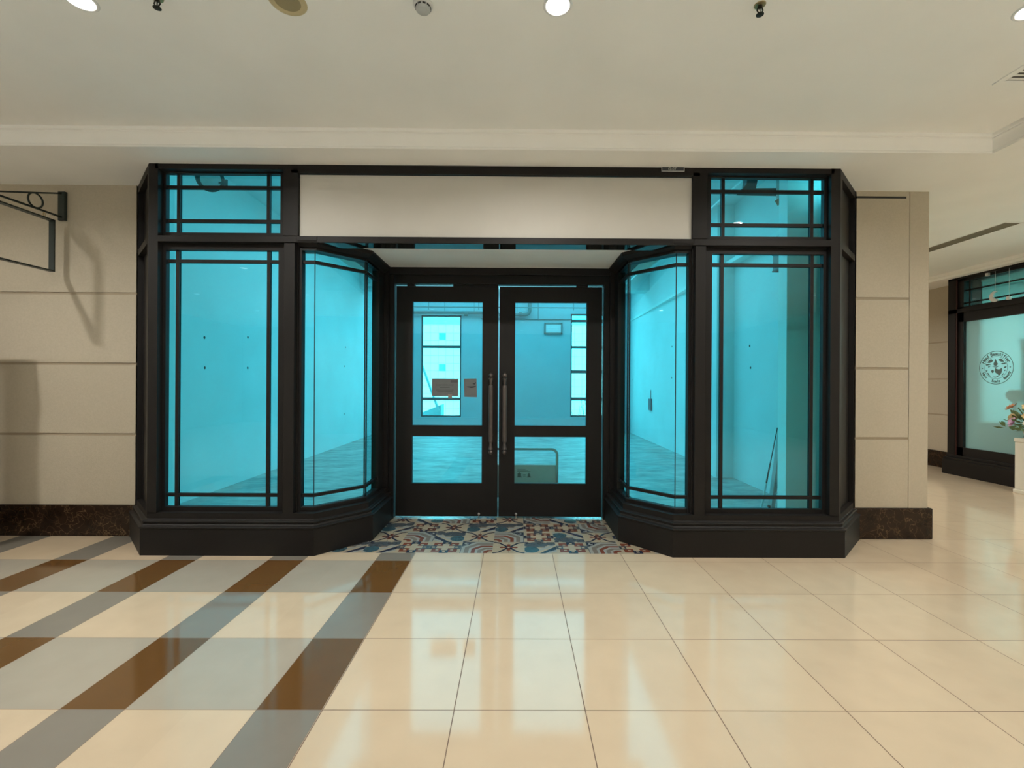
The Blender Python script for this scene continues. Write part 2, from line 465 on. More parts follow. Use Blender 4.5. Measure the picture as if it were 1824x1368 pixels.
w = MB(); w.box(4.05, 4.245, YW + .05, 15, 0, ZS + .02)
S(obj('wall_corridor', w, STONE), 'limestone side of the pier running into the side corridor', 'wall')
w = MB(); w.box(4.2, 8.3, 15, 15.1, 0, ZS + .02); S(obj('wall_corridor_end', w, STONE), 'wall closing the far end of the side corridor', 'wall')
w = MB(); w.box(-10, 8.3, -9.1, -9, 0, ZT + .1); S(obj('wall_back', w, STONE), 'wall across the mall opposite the shopfront', 'wall')
w = MB(); w.box(-10.1, -10, -9, 4.7, 0, ZT + .1); S(obj('wall_left', w, STONE), 'end wall of the mall on the left', 'wall')
w = MB(); w.box(-5.5, -4.57, 3.72, 3.99, .10, 2.18); w.box(-5.52, -4.56, 3.70, 4.0, 2.175, 2.22); w.use(1).box(-5.51, -4.565, 3.705, 3.995, 0, .102)  # unseen blocker, shaped to cast the shadow on the left stone wall
S(obj('shadow_blocker', w, [STONE, MARBLE]), 'stone stand-in for an unseen object that shades the left wall, outside the picture', 'wall')

# far right shop wall: limestone with joints, X = 8.05
w = MB(); XR = 8.05
w.use(1).box(XR + .008, XR + .15, 8.0, 15, 0, ZS + .02); w.use(0)
zs = [0, .97, 1.63, 2.31, ZS + .01]
for i in range(4): w.box(XR, XR + .05, 8.0, 15, zs[i] + (.012 if i else 0), zs[i + 1] - (.012 if i < 3 else 0))
w.box(XR, XR + .05, -9, 4.4, 0, ZS + .01)
S(obj('wall_right', w, [STONE, STONE_GAP]), 'limestone wall of the side corridor beside the far shop', 'wall')
b = MB(); b.box(XR - .025, XR + .02, 8.06, 15, 0, .30)
S(obj('baseboard_corridor', b, MARBLE), 'dark marble skirting along the corridor wall by the far shop', 'skirting')
b = MB(); b.box(7.50, 8.1, 4.0, 15, 3.33, ZS + .01); b.box(7.47, 7.52, 4.0, 15, 3.37, ZS + .01)
S(obj('trim_2', b, PLASTER), 'plaster band above the far shop window', 'moulding')

# ------------------------------------------------------------------ shopfront frame
YF = 4.10
XC = 3.043               # front corners
CANT = .50
def mir(pts): return [(-x, y) for x, y in reversed(pts)]
P_LEFT = [(-XC - CANT, YF + CANT), (-XC, YF), (-1.582, YF), (-1.225, 4.489), (-1.225, 5.20)]
PLINTH = [(-.10, 0), (.05, 0), (.05, .232), (.057, .236), (.057, .246), (.049, .251), (.034, .256), (.026, .268), (.026, .276), (.033, .280), (.033, .292),
          (.024, .298), (.006, .301), (0, .306), (0, .356), (-.10, .356)]
SIDES = ('left', 'right')
front = thing('shopfront_frame', (0, YF, 0), 'black panelled shopfront frame with moulded plinths and canted ends around a recessed entrance', 'shopfront')
for side in (0, 1):
    path = P_LEFT if side == 0 else mir(P_LEFT)
    p = MB(); p.sweep(path, PLINTH)
    obj('plinth', p, PAINT, front, bevel=0)
for sg in (-1, 1):
    def X(a, b): return (a, b) if sg > 0 else (-b, -a)
    # corner post: front leaf plus canted leaf
    p = MB()
    poly = [(XC, YF), (XC + .075 * .707, YF + .075 * .707), (XC - .005, YF + .112), (2.961, YF + .112), (2.961, YF)]
    p.prism([(sg * x, y) for x, y in (poly if sg > 0 else poly[::-1])], .35, ZS)
    obj('corner_post', p, PAINT, front)
    # canted end: stile against the wall, rails, dark panel set back
    cx0, cy0 = XC, YF; dx = dy = .70711
    def cpt(s_, t_): return (sg * (cx0 + dx * s_ - dy * t_), cy0 + dy * s_ + dx * t_)   # s along the cant, t inward
    def cbox(mb, s0, s1, t0, t1, z0, z1):
        q = [cpt(s0, t0), cpt(s1, t0), cpt(s1, t1), cpt(s0, t1)]
        mb.prism(q if sg > 0 else q[::-1], z0, z1)
    L = CANT / .70711
    p = MB(); cbox(p, L - .05, L + .03, 0, .10, .35, ZS); obj('wall_stile', p, PAINT, front)
    p = MB(); cbox(p, .07, L - .05, 0, .05, ZS - .07, ZS); obj('cant_rail', p, PAINT, front)
    p = MB(); cbox(p, .07, L - .05, 0, .05, 2.729, 2.793); obj('cant_rail', p, PAINT, front)
    for z0, z1 in ((.356, 2.729), (2.793, ZS - .07)):
        p = MB(); cbox(p, .06, L - .04, .045, .06, z0, z1); obj('side_panel', p, PAINT, front)
    # intermediate post
    p = MB(); p.box(*X(1.763, 1.857), YF, YF + .11, .352, 2.729); p.box(*X(1.734, 1.868), YF, YF + .11, 2.793, 3.376)
    p.box(*X(1.750, 1.870), YF + .045, YF + .108, .356, 2.729)
    obj('post', p, PAINT, front, bevel=.003)
h = MB(); h.box(-2.99, 2.99, YF, YF + .11, 3.374, ZS - .001); h.box(-1.80, 1.80, YF, YF + .11, 3.345, 3.38)
obj('header', h, PAINT, front, bevel=.002)
h = MB(); h.box(-2.965, -1.75, YF, YF + .11, 2.735, 2.791); h.box(1.75, 2.965, YF, YF + .11, 2.735, 2.791); h.box(-1.75, 1.75, YF, YF + .125, 2.735, 2.791); obj('crossbar', h, PAINT, front, bevel=.003)
h = MB(); h.add([(x, y, z) for x in (-1.62, 1.62) for y, z in ((YF + .004, 2.7335), (YF + .135, 2.7255), (YF + .135, 2.7370), (YF + .004, 2.7370))], [(0, 1, 2, 3), (4, 7, 6, 5), (0, 4, 5, 1), (1, 5, 6, 2), (2, 6, 7, 3), (3, 7, 4, 0)]); obj('lintel_underside', h, GLOSSY_BLACK, front)
# crown over the two bays (mirrors the plinth)
for side in (0, 1):
    path = [(-1.74, YF + .02), (-1.582, YF + .02), (-1.225, 4.497), (-1.225, 5.20)]
    path = path if side == 0 else mir(path)
    h = MB(); h.sweep(path, [(-.16, 2.685), (-.045, 2.685), (-.045, 2.705), (-.02, 2.712), (.0, 2.728), (.022, 2.742), (.026, 2.755), (.026, 2.784), (-.16, 2.784)])
    obj('bay_crown', h, PAINT, front)
# canopy soffit over the recess
h = MB(); h.prism([(-1.64, 4.15), (1.64, 4.15), (1.64, 5.3), (-1.64, 5.3)], 2.776, 2.80)
obj('canopy_soffit', h, SOFFIT, front)
# entrance jambs and header
for sg in (-1, 1):
    a, bb = (1.158, 1.30)
    h = MB(); h.box(*((a, bb) if sg > 0 else (-bb - .0, -a - .008)), 5.16, 5.27, 0, 2.776)
    h.box(*((1.215, bb) if sg > 0 else (-bb, -1.215)), 5.10, 5.2, 0, 2.776)
    h.box(*((1.262, bb + .04) if sg > 0 else (-bb - .04, -1.262)), 4.93, 5.12, .356, 2.70)
    obj('door_jamb', h, PAINT, front, bevel=.003)
h = MB(); h.box(-1.16, 1.16, 5.16, 5.27, 2.605, 2.778); h.box(-1.22, 1.22, 5.12, 5.2, 2.70, 2.778)
obj('door_header', h, PAINT, front, bevel=.003)
for x0, x1 in ((-1.03, -.95), (-.52, -.02), (.86, .98)):
    h = MB(); h.box(x0, x1, 5.19, 5.27, 2.580, 2.606); obj('door_stop', h, PAINT, front)

# fascia sign board
sb = MB(); sb.box(-1.736, 1.736, YF + .028, YF + .06, 2.789, 3.340)
tag(obj('sign_board', sb, SIGNWHITE), 'blank off-white fascia sign board over the recessed doors', 'sign')

# unit number plate
pl = thing('unit_number_plate', (1.535, YF, 3.38), 'small dark plate reading G-07 on the top rail of the shopfront', 'sign')
XPL = 1.556
p = MB(); p.box(XPL - .100, XPL + .100, YF - .006, YF - .0005, 3.385, 3.421); obj('plate', p, PLATE, pl)
p = MB()
p.box(XPL - .102, XPL - .096, YF - .009, YF - .005, 3.382, 3.421); p.box(XPL + .096, XPL + .102, YF - .009, YF - .005, 3.382, 3.421)
p.box(XPL - .102, XPL + .102, YF - .009, YF - .005, 3.380, 3.387)
obj('border', p, SILVER, pl)
vs, fs = text_faces('G-07', .036, .0006)
p = MB(); p.add([(XPL - .006 + x, YF - .0075, 3.4035 + y) for x, y, z in vs], fs)
obj('lettering', p, PLATETXT, pl, fixn=False)

# ------------------------------------------------------------------ display windows
def flat_window(num, x0, x1, z0, z1, ox0, ox1, oz0, oz1, vx, hz, label):
    """x0..z1 clear glass; o.. rebate opening in the frame"""
    t = thing(f'window_{num}', ((x0 + x1) / 2, YF + .06, oz0), label, 'window', kind='structure')
    f = MB(); y0, y1 = YF + .062, YF + .107
    f.box(ox0, x0, y0, y1, oz0, oz1); f.box(x1, ox1, y0, y1, oz0, oz1)
    f.box(x0, x1, y0, y1, oz0, z0); f.box(x0, x1, y0, y1, z1, oz1)
    obj('window_frame', f, PAINT, t)
    g = MB(); g.box(x0 - .004, x1 + .004, YF + .097, YF + .103, z0 - .004, z1 + .004); obj('glass_pane', g, GLASS, t)
    k = .0145
    b_ = MB()
    for x in vx: b_.box(x - k, x + k, YF + .082, YF + .0965, z0, z1); b_.box(x - k, x + k, YF + .1035, YF + .109, z0, z1)
    for z in hz: b_.box(x0, x1, YF + .0818, YF + .0965, z - k, z + k); b_.box(x0, x1, YF + .1035, YF + .1092, z - k, z + k)
    obj('glazing_bars', b_, PAINT, t)
    return t
for sg in (-1, 1):
    sd = 'left' if sg < 0 else 'right'
    def R(a, b): return (a, b) if sg > 0 else (-b, -a)
    xa = R(1.922, 2.938); ox = R(1.866, 2.963)
    flat_window(1 if sg < 0 else 2, *xa, 2.835, 3.361, *ox, 2.790, 3.376, [sg * 2.841, sg * 2.040], [3.247, 2.946],
                f'short {sd} transom window of tinted glass with crossed black bars at its edges', )
    xa = R(1.936, 2.934); ox = R(1.855, 2.963)
    flat_window(3 if sg < 0 else 4, *xa, .395, 2.680, *ox, .354, 2.737, [sg * 2.846, sg * 2.034], [2.585, .494],
                f'tall {sd} display window of tinted glass with black bars near its edges')
    # bay window: bent glass line
    gp = [(-1.735, 4.20), (-1.627, 4.20), (-1.2955, 4.566), (-1.2955, 4.95)]
    if sg > 0: gp = mir(gp)
    t = thing(f'window_{5 if sg < 0 else 6}', (sg * 1.5, 4.4, .354), f'{sd} bay window of bent tinted glass turning in to the entrance doors', 'window', kind='structure')
    f = MB()
    f.sweep(gp, [(-.03, .352), (.03, .352), (.03, .388), (.022, .395), (-.03, .395)])
    f.sweep(gp, [(-.03, 2.700), (.03, 2.700), (.03, 2.69), (.03, 2.76), (-.03, 2.76)])
    px = (-1.770, -1.727) if sg < 0 else (1.727, 1.770)
    f.box(*px, YF + .062, YF + .13, .354, 2.74)
    obj('window_frame', f, PAINT, t)
    order = gp if sg < 0 else gp[::-1]     # from the front towards the door
    for i in range(3):
        a, b_ = Vector(order[i]), Vector(order[i + 1]); d = (b_ - a).normalized()
        if i > 0: a = a + d * .002
        if i < 2: b_ = b_ - d * .002
        n = Vector((d.y, -d.x)) * .003
        g = MB(); g.prism([tuple(a - n), tuple(b_ - n), tuple(b_ + n), tuple(a + n)], .39, 2.702)
        obj('glass_pane', g, GLASS, t)
    b_ = MB()
    for z in (2.585, .494):
        for t0, t1 in ((.0035, .018), (-.009, -.0035)):
            b_.sweep(gp, [(t0, z - .0145), (t1, z - .0145), (t1, z + .0145), (t0, z + .0145)])
    obj('glazing_bars', b_, PAINT, t)
    b_ = MB(); y = order[2][1] + .028; xx = order[2][0]
    b_.box(xx - .014, xx - .0035, y - .006, y + .006, .39, 2.70); b_.box(xx + .0035, xx + .014, y - .006, y + .006, .39, 2.70)
    obj('mullion', b_, PAINT, t)
    for i in (1, 2):
        q = order[i]; b_ = MB(); b_.tube([(q[0], q[1], .39), (q[0], q[1], 2.70)], .0045, 8); obj('glass_joint', b_, GASKET, t)

# ------------------------------------------------------------------ entrance doors
def door(num, x0, x1, hx, kx, label):
    t = thing(f'door_{num}', ((x0 + x1) / 2, 5.22, .0), label, 'door', kind='structure')
    y0, y1 = 5.20, 5.245
    i0, i1 = x0 + .181, x1 - .176
    if num == 2: i0, i1 = x0 + .176, x1 - .174
    f = MB()
    f.box(x0, i0, y0, y1, .022, 2.586); f.box(i1, x1, y0, y1, .022, 2.586)
    f.box(i0, i1, y0, y1, .022, .390); f.box(i0, i1, y0, y1, .911, 1.036); f.box(i0, i1, y0, y1, 2.412, 2.586)
    for z0, z1 in ((.390, .911), (1.036, 2.412)):       # beads
        f.box(i0 - .012, i0, y0 - .004, y0 + .002, z0 - .012, z1 + .012); f.box(i1, i1 + .012, y0 - .004, y0 + .002, z0 - .012, z1 + .012)
        f.box(i0, i1, y0 - .004, y0 + .002, z0 - .012, z0); f.box(i0, i1, y0 - .004, y0 + .002, z1, z1 + .012)
    obj('door_leaf', f, PAINT, t)
    for z0, z1 in ((.390, .911), (1.036, 2.412)):
        g = MB(); g.box(i0 - .004, i1 + .004, 5.220, 5.226, z0 - .004, z1 + .004); obj('glass_pane', g, GLASS, t)
    yh = 5.135
    g = MB()
    g.lathe([(.012, .05), (.024, .052), (.027, .058), (.022, .075), (.017, .105), (.016, .130), (.025, .140), (.0265, .16), (.0265, .736), (.025, .756), (.016, .766),
             (.017, .791), (.022, .821), (.027, .838), (.024, .844), (.012, .846)], (hx, yh, .722), n=20)
    hd = obj('door_handle', g, BRONZE, t, smooth=True)
    for z in (.722 + .025, .722 + .871):
        g = MB(); g.sphere((hx, yh, z), .0255, 16, 10); g.tube([(hx, yh, z - .03), (hx, yh, z + .03)], .009, 10)
        obj('finial', g, BRONZE, hd, smooth=True)
    for z in (.722 + .20, .722 + .70):
        g = MB(); g.tube([(hx, yh, z), (hx, 5.2, z)], .010, 10); g.lathe([(.022, 0), (.022, .006)], (hx, 5.194, z), (0, 1, 0), 16)
        obj('handle_mount', g, BRONZE, hd, smooth=True)
    g = MB(); g.sphere((kx, 5.185, .052), .016, 14, 8); g.tube([(kx, 5.185, .052), (kx, 5.2, .052)], .006, 8); g.tube([(kx, 5.19, .005), (kx, 5.19, .052)], .006, 8)
    obj('floor_bolt', g, STEEL, t, smooth=True)
    return t
door(1, -1.150, -.016, -.090, -.220, 'left black entrance door with two notices taped to its upper glass')
door(2, -.002, 1.145, .062, .193, 'right black entrance door with plain upper glass')

# notices on the left door
nt_ = thing('paper_notice', (-.607, 5.219, 1.36), 'wide notice sheet taped low on the upper glass of the left door', 'notice')
p = MB(); p.box(-.754, -.459, 5.2165, 5.2185, 1.359, 1.558); obj('sheet', p, PAPER, nt_)
p = MB(); p.box(-.575, -.527, 5.2158, 5.2172, 1.335, 1.382); obj('tape', p, pbr('tape', (.25, .21, .19), .4), nt_)
p = MB(); vs, fs = text_faces('SHOP FOR LEASE', .026)
p.add([(-.61 + x, 5.2160, 1.483 + y) for x, y, z in vs], fs)
for zz, w_ in ((1.452, .11), (1.425, .2), (1.41, .17)): p.box(-.61 - w_ / 2, -.61 + w_ / 2, 5.2158, 5.2163, zz, zz + .006)
p.box(-.545, -.470, 5.2158, 5.2163, 1.512, 1.540)
obj('print', p, PAPER_INK, nt_, fixn=False)
nt_ = thing('paper_notice', (-.326, 5.219, 1.348), 'narrow notice sheet with a black mark, right of the wide sheet', 'notice')
p = MB(); p.prism([(0, 0)], 0, 0) if False else None
p.add([(-.391, 5.2165, 1.353), (-.250, 5.2165, 1.349), (-.257, 5.2165, 1.560), (-.398, 5.2165, 1.556),
       (-.391, 5.2185, 1.353), (-.250, 5.2185, 1.349), (-.257, 5.2185, 1.560), (-.398, 5.2185, 1.556)],
      [(0, 1, 2, 3), (4, 7, 6, 5), (0, 4, 5, 1), (1, 5, 6, 2), (2, 6, 7, 3), (3, 7, 4, 0)])
obj('sheet', p, PAPER, nt_)
p = MB(); y = 5.2160
p.add([(-.365, y, 1.465), (-.32, y, 1.455), (-.29, y, 1.457), (-.262, y, 1.470), (-.262, y, 1.474), (-.31, y, 1.470), (-.366, y, 1.469)], [(0, 1, 2, 3, 4, 5, 6)])
p.add([(-.30, y, 1.497), (-.275, y, 1.492), (-.262, y, 1.512), (-.264, y, 1.520), (-.278, y, 1.503), (-.298, y, 1.504)], [(0, 1, 2, 3, 4, 5)])
obj('ink_mark', p, INK, nt_, fixn=False)

# ------------------------------------------------------------------ patterned tiles in the entrance recess
MOS = [pbr('mosaic_cream', (.37, .305, .215), .22, noise=.08, scale=30), pbr('mosaic_rust', (.16, .045, .025), .22), pbr('mosaic_navy', (.022, .026, .05), .22),
       pbr('mosaic_slate', (.065, .075, .085), .22, noise=.2, scale=30), pbr('mosaic_teal', (.04, .085, .105), .22, noise=.2, scale=30),
       pbr('mosaic_taupe', (.17, .145, .12), .22), pbr('mosaic_pale', (.29, .29, .265), .22)]
CR, RU, NA, SL, TE, TA, PA = range(7)
def rect(a, b, c_, d): return [(a, b), (c_, b), (c_, d), (a, d)]
def ell(cx, cy, rx, ry, ang=0, n=18):
    ca, sa = math.cos(ang), math.sin(ang)
    return [(cx + rx * math.cos(2 * PI * k / n) * ca - ry * math.sin(2 * PI * k / n) * sa, cy + rx * math.cos(2 * PI * k / n) * sa + ry * math.sin(2 * PI * k / n) * ca) for k in range(n)]
def stroke(p, q, w):
    d = Vector((q[0] - p[0], q[1] - p[1])).normalized(); n = Vector((-d.y, d.x)) * w / 2
    return [(p[0] - n.x, p[1] - n.y), (q[0] - n.x, q[1] - n.y), (q[0] + n.x, q[1] + n.y), (p[0] + n.x, p[1] + n.y)]
def ring_rect(a, b, c_, d, w): return [rect(a, b, c_, b + w), rect(a, d - w, c_, d), rect(a, b + w, a + w, d - w), rect(c_ - w, b + w, c_, d - w)]
def pat_cross():
    o = [(CR, rect(0, 0, 1, 1))]
    for a, b in ((.10, .10), (.56, .10), (.10, .56), (.56, .56)):
        col = RU if (a < .5) == (b < .5) else TA
        o += [(RU, r) for r in ring_rect(a, b, a + .34, b + .34, .125)]
    for a, b in ((.36, -.02), (.36, .72), (-.02, .36), (.72, .36)):
        o += [(NA if a == .36 else SL, r) for r in ring_rect(a, b, a + .28, b + .30, .095)]
    o += [(CR, rect(.40, .22, .60, .78)), (CR, rect(.22, .40, .78, .60))]
    return o
def pat_oval():
    o = [(CR, rect(0, 0, 1, 1)), (NA, [(.45, 0), (1, 0), (1, .62)]), (PA, [(.62, 0), (1, 0), (1, .34)]), (CR, [(.76, 0), (1, 0), (1, .17)]),
         (PA, [(0, .0), (.30, .06), (.62, .34), (.86, .52), (1, .80), (1, .96), (.78, .66), (.5, .42), (.2, .16), (0, .12)])]
    o += [(SL, ell(.38, .76, .40, .25, .15)), (TE, ell(.21, .32, .25, .27, .2)), (SL, ell(.86, .86, .18, .17)), (TA, rect(.46, .50, .66, .60)), (NA, ell(.02, .98, .12, .12))]
    o += [(PA, ell(.80, .12, .07, .05))]
    return o
def pat_oct():
    o = [(SL, rect(0, 0, 1, 1))]
    for r, c_ in ((.98, PA), (.88, TA), (.74, PA), (.66, RU), (.54, PA), (.46, TA), (.34, PA), (.27, RU), (.15, CR)):
        k = r * .42
        o.append((c_, [(1, 0), (1 - r, 0), (1 - r, r - k), (1 - r + k, r), (1, r)]))
    o += [(NA, ell(.14, .84, .13, .13)), (PA, ell(.14, .84, .075, .08)), (NA, ell(.17, .87, .04, .045))]
    return o
def pat_star():
    o = [(CR, rect(0, 0, 1, 1))]
    cv = [(0, .02), (.2, .10), (.38, .34), (.5, .5), (.62, .66), (.8, .90), (1, .98)]
    for pts in (cv, [(x, 1 - y) for x, y in cv]):
        for p, q in zip(pts, pts[1:]): o.append((NA, stroke(p, q, .075)))
    for k in range(4):
        a = PI / 2 * k; p = (.5 + .22 * math.cos(a), .5 + .22 * math.sin(a)); o.append((RU, stroke((.5, .5), p, .10))); o.append((RU, ell(p[0], p[1], .07, .07, 0, 10)))
    for k in range(4):
        a = PI / 2 * k + PI / 4; p = (.5 + .11 * math.cos(a), .5 + .11 * math.sin(a)); o.append((NA, ell(p[0], p[1], .05, .05, 0, 8)))
    for k in range(2): o.append((TA, stroke((.5, .04 + .8 * k), (.5, .14 + .8 * k), .03)))
    o.append((CR, ell(.5, .5, .045, .045, 0, 8)))
    return o
PATS = {'R': pat_cross(), 'B': pat_oval(), 'O': pat_oct(), 'S': pat_star()}
def clip(poly, planes):
    for (nx, ny, d) in planes:                       # keep nx*x+ny*y <= d
        out = []
        for i in range(len(poly)):
            p, q = poly[i], poly[(i + 1) % len(poly)]
            a, b_ = nx * p[0] + ny * p[1] - d, nx * q[0] + ny * q[1] - d
            if a <= 0: out.append(p)
            if a * b_ < 0:
                s_ = a / (a - b_); out.append((p[0] + (q[0] - p[0]) * s_, p[1] + (q[1] - p[1]) * s_))
        poly = out
        if len(poly) < 3: return []
    return poly
def pl2(p, q):                                        # keep the left side of p->q
    dx, dy = q[0] - p[0], q[1] - p[1]; return (dy, -dx, dy * p[0] - dx * p[1])
LOW = [pl2((-1.56, 4.135), (1.56, 4.135)), pl2((1.53, 4.135), (1.20, 4.49)), pl2((1.2, 4.49), (-1.2, 4.49)), pl2((-1.20, 4.49), (-1.53, 4.135))]
HIG = [pl2((-1.2, 4.49), (1.2, 4.49)), pl2((1.2, 4.49), (1.2, 5.26)), pl2((1.2, 5.26), (-1.2, 5.26)), pl2((-1.2, 5.26), (-1.2, 4.49))]
LAY = ['.RBRRRBRROSBROR..'[0:0] or 'OBBRROSBRORB', 'RSSOBSORBSRO', 'SBBRSBBRROSB', 'ROSBORSOBRSO']
ROTS = ['000000000000', '010000012030', '100000030100', '002000020000']
mo = MB(); TP = .2905; X0 = -.018 - 6 * TP
for r in range(4):
    for c_ in range(12):
        ch = LAY[r][c_]; rot = int(ROTS[r][c_]); bx, by = X0 + c_ * TP, 4.135 + r * TP
        if ch in 'BO' and r % 2 == 1: flip = True
        else: flip = False
        for k, (mi, poly) in enumerate(PATS[ch]):
            q = poly
            for _ in range(rot): q = [(1 - y, x) for x, y in q]
            if flip: q = [(1 - x, y) for x, y in q][::-1]
            q = clip(q, [(-1, 0, 0), (1, 0, 1), (0, -1, 0), (0, 1, 1)])
            if not q: continue
            w_ = [(bx + (.003 + x * .994) * TP, by + (.003 + y * .994) * TP) for x, y in q]
            for region in (LOW, HIG):
                pc = clip(w_, region)
                if len(pc) >= 3:
                    mo.use(mi).add([(x, y, .0006 + k * .00005) for x, y in pc], [tuple(range(len(pc)))])
mo.use(PA).prism([(-1.53, 4.135), (1.53, 4.135), (1.2, 4.49), (1.2, 5.26), (-1.2, 5.26), (-1.2, 4.49)], -.05, .0003)
S(obj('floor_entrance', mo, MOS, fixn=False), 'patterned encaustic tile floor of the entrance recess', 'floor')

# ------------------------------------------------------------------ the empty unit behind the glass
XL, XRU, YB = -3.95, 3.70, 14.30
w = MB(); w.box(-4.1, 3.9, 4.2, 14.5, -.06, -.002)
S(obj('floor_unit', w, UFLOOR), 'bare mottled concrete floor inside the empty shop', 'floor')
w = MB(); w.box(-4.1, 3.9, 4.1, 14.5, ZU, ZU + .1)
S(obj('ceiling_unit', w, UCEIL), 'bare ceiling inside the empty shop', 'ceiling')
w = MB(); w.box(XL - .15, XL, 4.6, 14.5, 0, ZU)
for y, z in ((6.1, 2.09), (7.1, 2.19), (6.11, 1.69), (7.1, 1.72), (11.15, 1.89), (11.14, .74), (11.2, 2.35)):
    w.use(1).lathe([(.022, 0), (.016, .004)], (XL - .001, y + .1, z), (1, 0, 0), 8)
S(obj('wall_unit_left', w, [UWALL, HOLE]), 'pale left side wall inside the empty shop with plug holes', 'wall')
w = MB(); w.box(XRU, XRU + .15, 4.6, 14.5, 0, ZU)
for y, z in ((7.0, 2.09), (6.18, 2.03), (6.97, 1.76), (6.17, 1.74), (14.0, 2.5), (14.0, 1.63), (10.5, 2.35), (10.5, 1.65)):
    w.use(1).lathe([(.022, 0), (.016, .004)], (XRU + .001, y, z), (-1, 0, 0), 8)
S(obj('wall_unit_right', w, [UWALL, HOLE]), 'pale right side wall inside the empty shop with plug holes', 'wall')
w = MB(); w.box(3.42, XRU + .01, 7.5, 8.05, 0, ZU); S(obj('wall_unit_pilaster', w, UWALL), 'pilaster on the right wall of the empty shop', 'wall')
w = MB(); w.box(3.095, XRU + .01, 5.00, 5.16, 0, ZU); S(obj('wall_unit_stub', w, STUBW), 'wall stub just inside the right display window', 'wall')
w = MB(); w.box(XL - .01, -3.55, 5.0, 5.14, 0, ZU); S(obj('wall_unit_stub', w, STUBW), 'wall stub just inside the left display window', 'wall')
W1 = (-2.735, -1.505, .455, 3.575); W2 = (1.855, 3.08, .480, 3.64)
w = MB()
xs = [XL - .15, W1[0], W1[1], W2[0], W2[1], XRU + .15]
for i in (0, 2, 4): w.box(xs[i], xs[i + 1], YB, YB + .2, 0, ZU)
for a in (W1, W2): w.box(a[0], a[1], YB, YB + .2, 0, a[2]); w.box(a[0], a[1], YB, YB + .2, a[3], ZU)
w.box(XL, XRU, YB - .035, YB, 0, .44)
S(obj('wall_unit_back', w, pbr('unit_back_render_shaded', (.38, .47, .50), .8, noise=.06, scale=1.5, detail=7)), 'back wall of the empty shop with two tall windows and a low ledge', 'wall')  # back wall render, colour darkened to carry its backlit shade
GLOW = emit('fill_panel_glow', (.30, .84, 1.), 1.)  # glow of unseen ceiling panels, added to brighten the empty shop
for rx0, rx1, ry0, ry1, pw, lab in ((-2.7, 2.7, 6.3, 12.1, 165, 'broad glowing panel added over the middle of the empty shop to brighten it'), (-3.3, 2.9, 12.9, 13.8, 92, 'narrow glowing panel added along the back wall of the empty shop to brighten it')):
    t = thing('fill_panel', ((rx0 + rx1) / 2, (ry0 + ry1) / 2, ZU - .06), lab, 'light', 'added fill panels of the empty shop')
    f = MB()
    f.box(rx0 - .1, rx0, ry0 - .1, ry1 + .1, ZU - .06, ZU); f.box(rx1, rx1 + .1, ry0 - .1, ry1 + .1, ZU - .06, ZU); f.box(rx0, rx1, ry0 - .1, ry0, ZU - .06, ZU); f.box(rx0, rx1, ry1, ry1 + .1, ZU - .06, ZU)
    obj('panel_rim', f, WHITEP, t)
    f = MB(); f.box(rx0, rx1, ry0, ry1, ZU - .03, ZU - .01); obj('glow_panel', f, GLOW, t)
    la = bpy.data.lights.new('fill_panel_light', 'AREA'); la.shape = 'RECTANGLE'; la.size = rx1 - rx0; la.size_y = ry1 - ry0
    la.energy = pw; la.color = (.27, .82, 1.03)
    lo = bpy.data.objects.new('fill_panel_light', la); COL.objects.link(lo); lo.location = ((rx0 + rx1) / 2, (ry0 + ry1) / 2, ZU - .035)
w = MB(); w.sweep([(-XC - CANT - .05, YF + CANT + .07), (-XC + .01, YF + .08), (XC - .01, YF + .08), (XC + CANT + .05, YF + CANT + .07)], [(0, ZS - .01), (0, ZU + .02), (-.08, ZU + .02), (-.08, ZS - .01)])
S(obj('wall_unit_bulkhead', w, UWALL), 'bulkhead over the shopfront inside the empty shop', 'wall')
w = MB(); w.box(XL, XRU, 12.3, 12.75, 3.98, ZU + .01); S(obj('trim_3', w, UCEIL), 'ceiling beam across the back of the empty shop', 'beam')
def back_window(num, W, bars, label):
    t = thing(f'window_{num}', ((W[0] + W[1]) / 2, YB + .08, W[2]), label, 'window', kind='structure')
    f = MB(); k = .045; y0, y1 = YB + .05, YB + .11
    f.box(W[0], W[0] + k, y0, y1, W[2], W[3]); f.box(W[1] - k, W[1], y0, y1, W[2], W[3])
    f.box(W[0], W[1], y0, y1, W[2], W[2] + k); f.box(W[0], W[1], y0, y1, W[3] - k, W[3])
    obj('window_frame', f, STEELW, t)
    for z, hh in bars:
        f = MB(); f.box(W[0] + k, W[1] - k, y0, y1, z - hh, z + hh); obj('transom_bar', f, STEELW, t)
    g = MB(); g.box(W[0] + .02, W[1] - .02, YB + .078, YB + .082, W[2] + .02, W[3] - .02); obj('glass_pane', g, CLEAR, t)
back_window(7, W1, ((2.61, .04), (1.005, .045)), 'tall back window seen through the left door, with three panes')
back_window(8, W2, ((3.43, .045), (2.62, .035), (1.868, .052), (1.025, .05)), 'tall back window seen through the right door, with stacked panes')
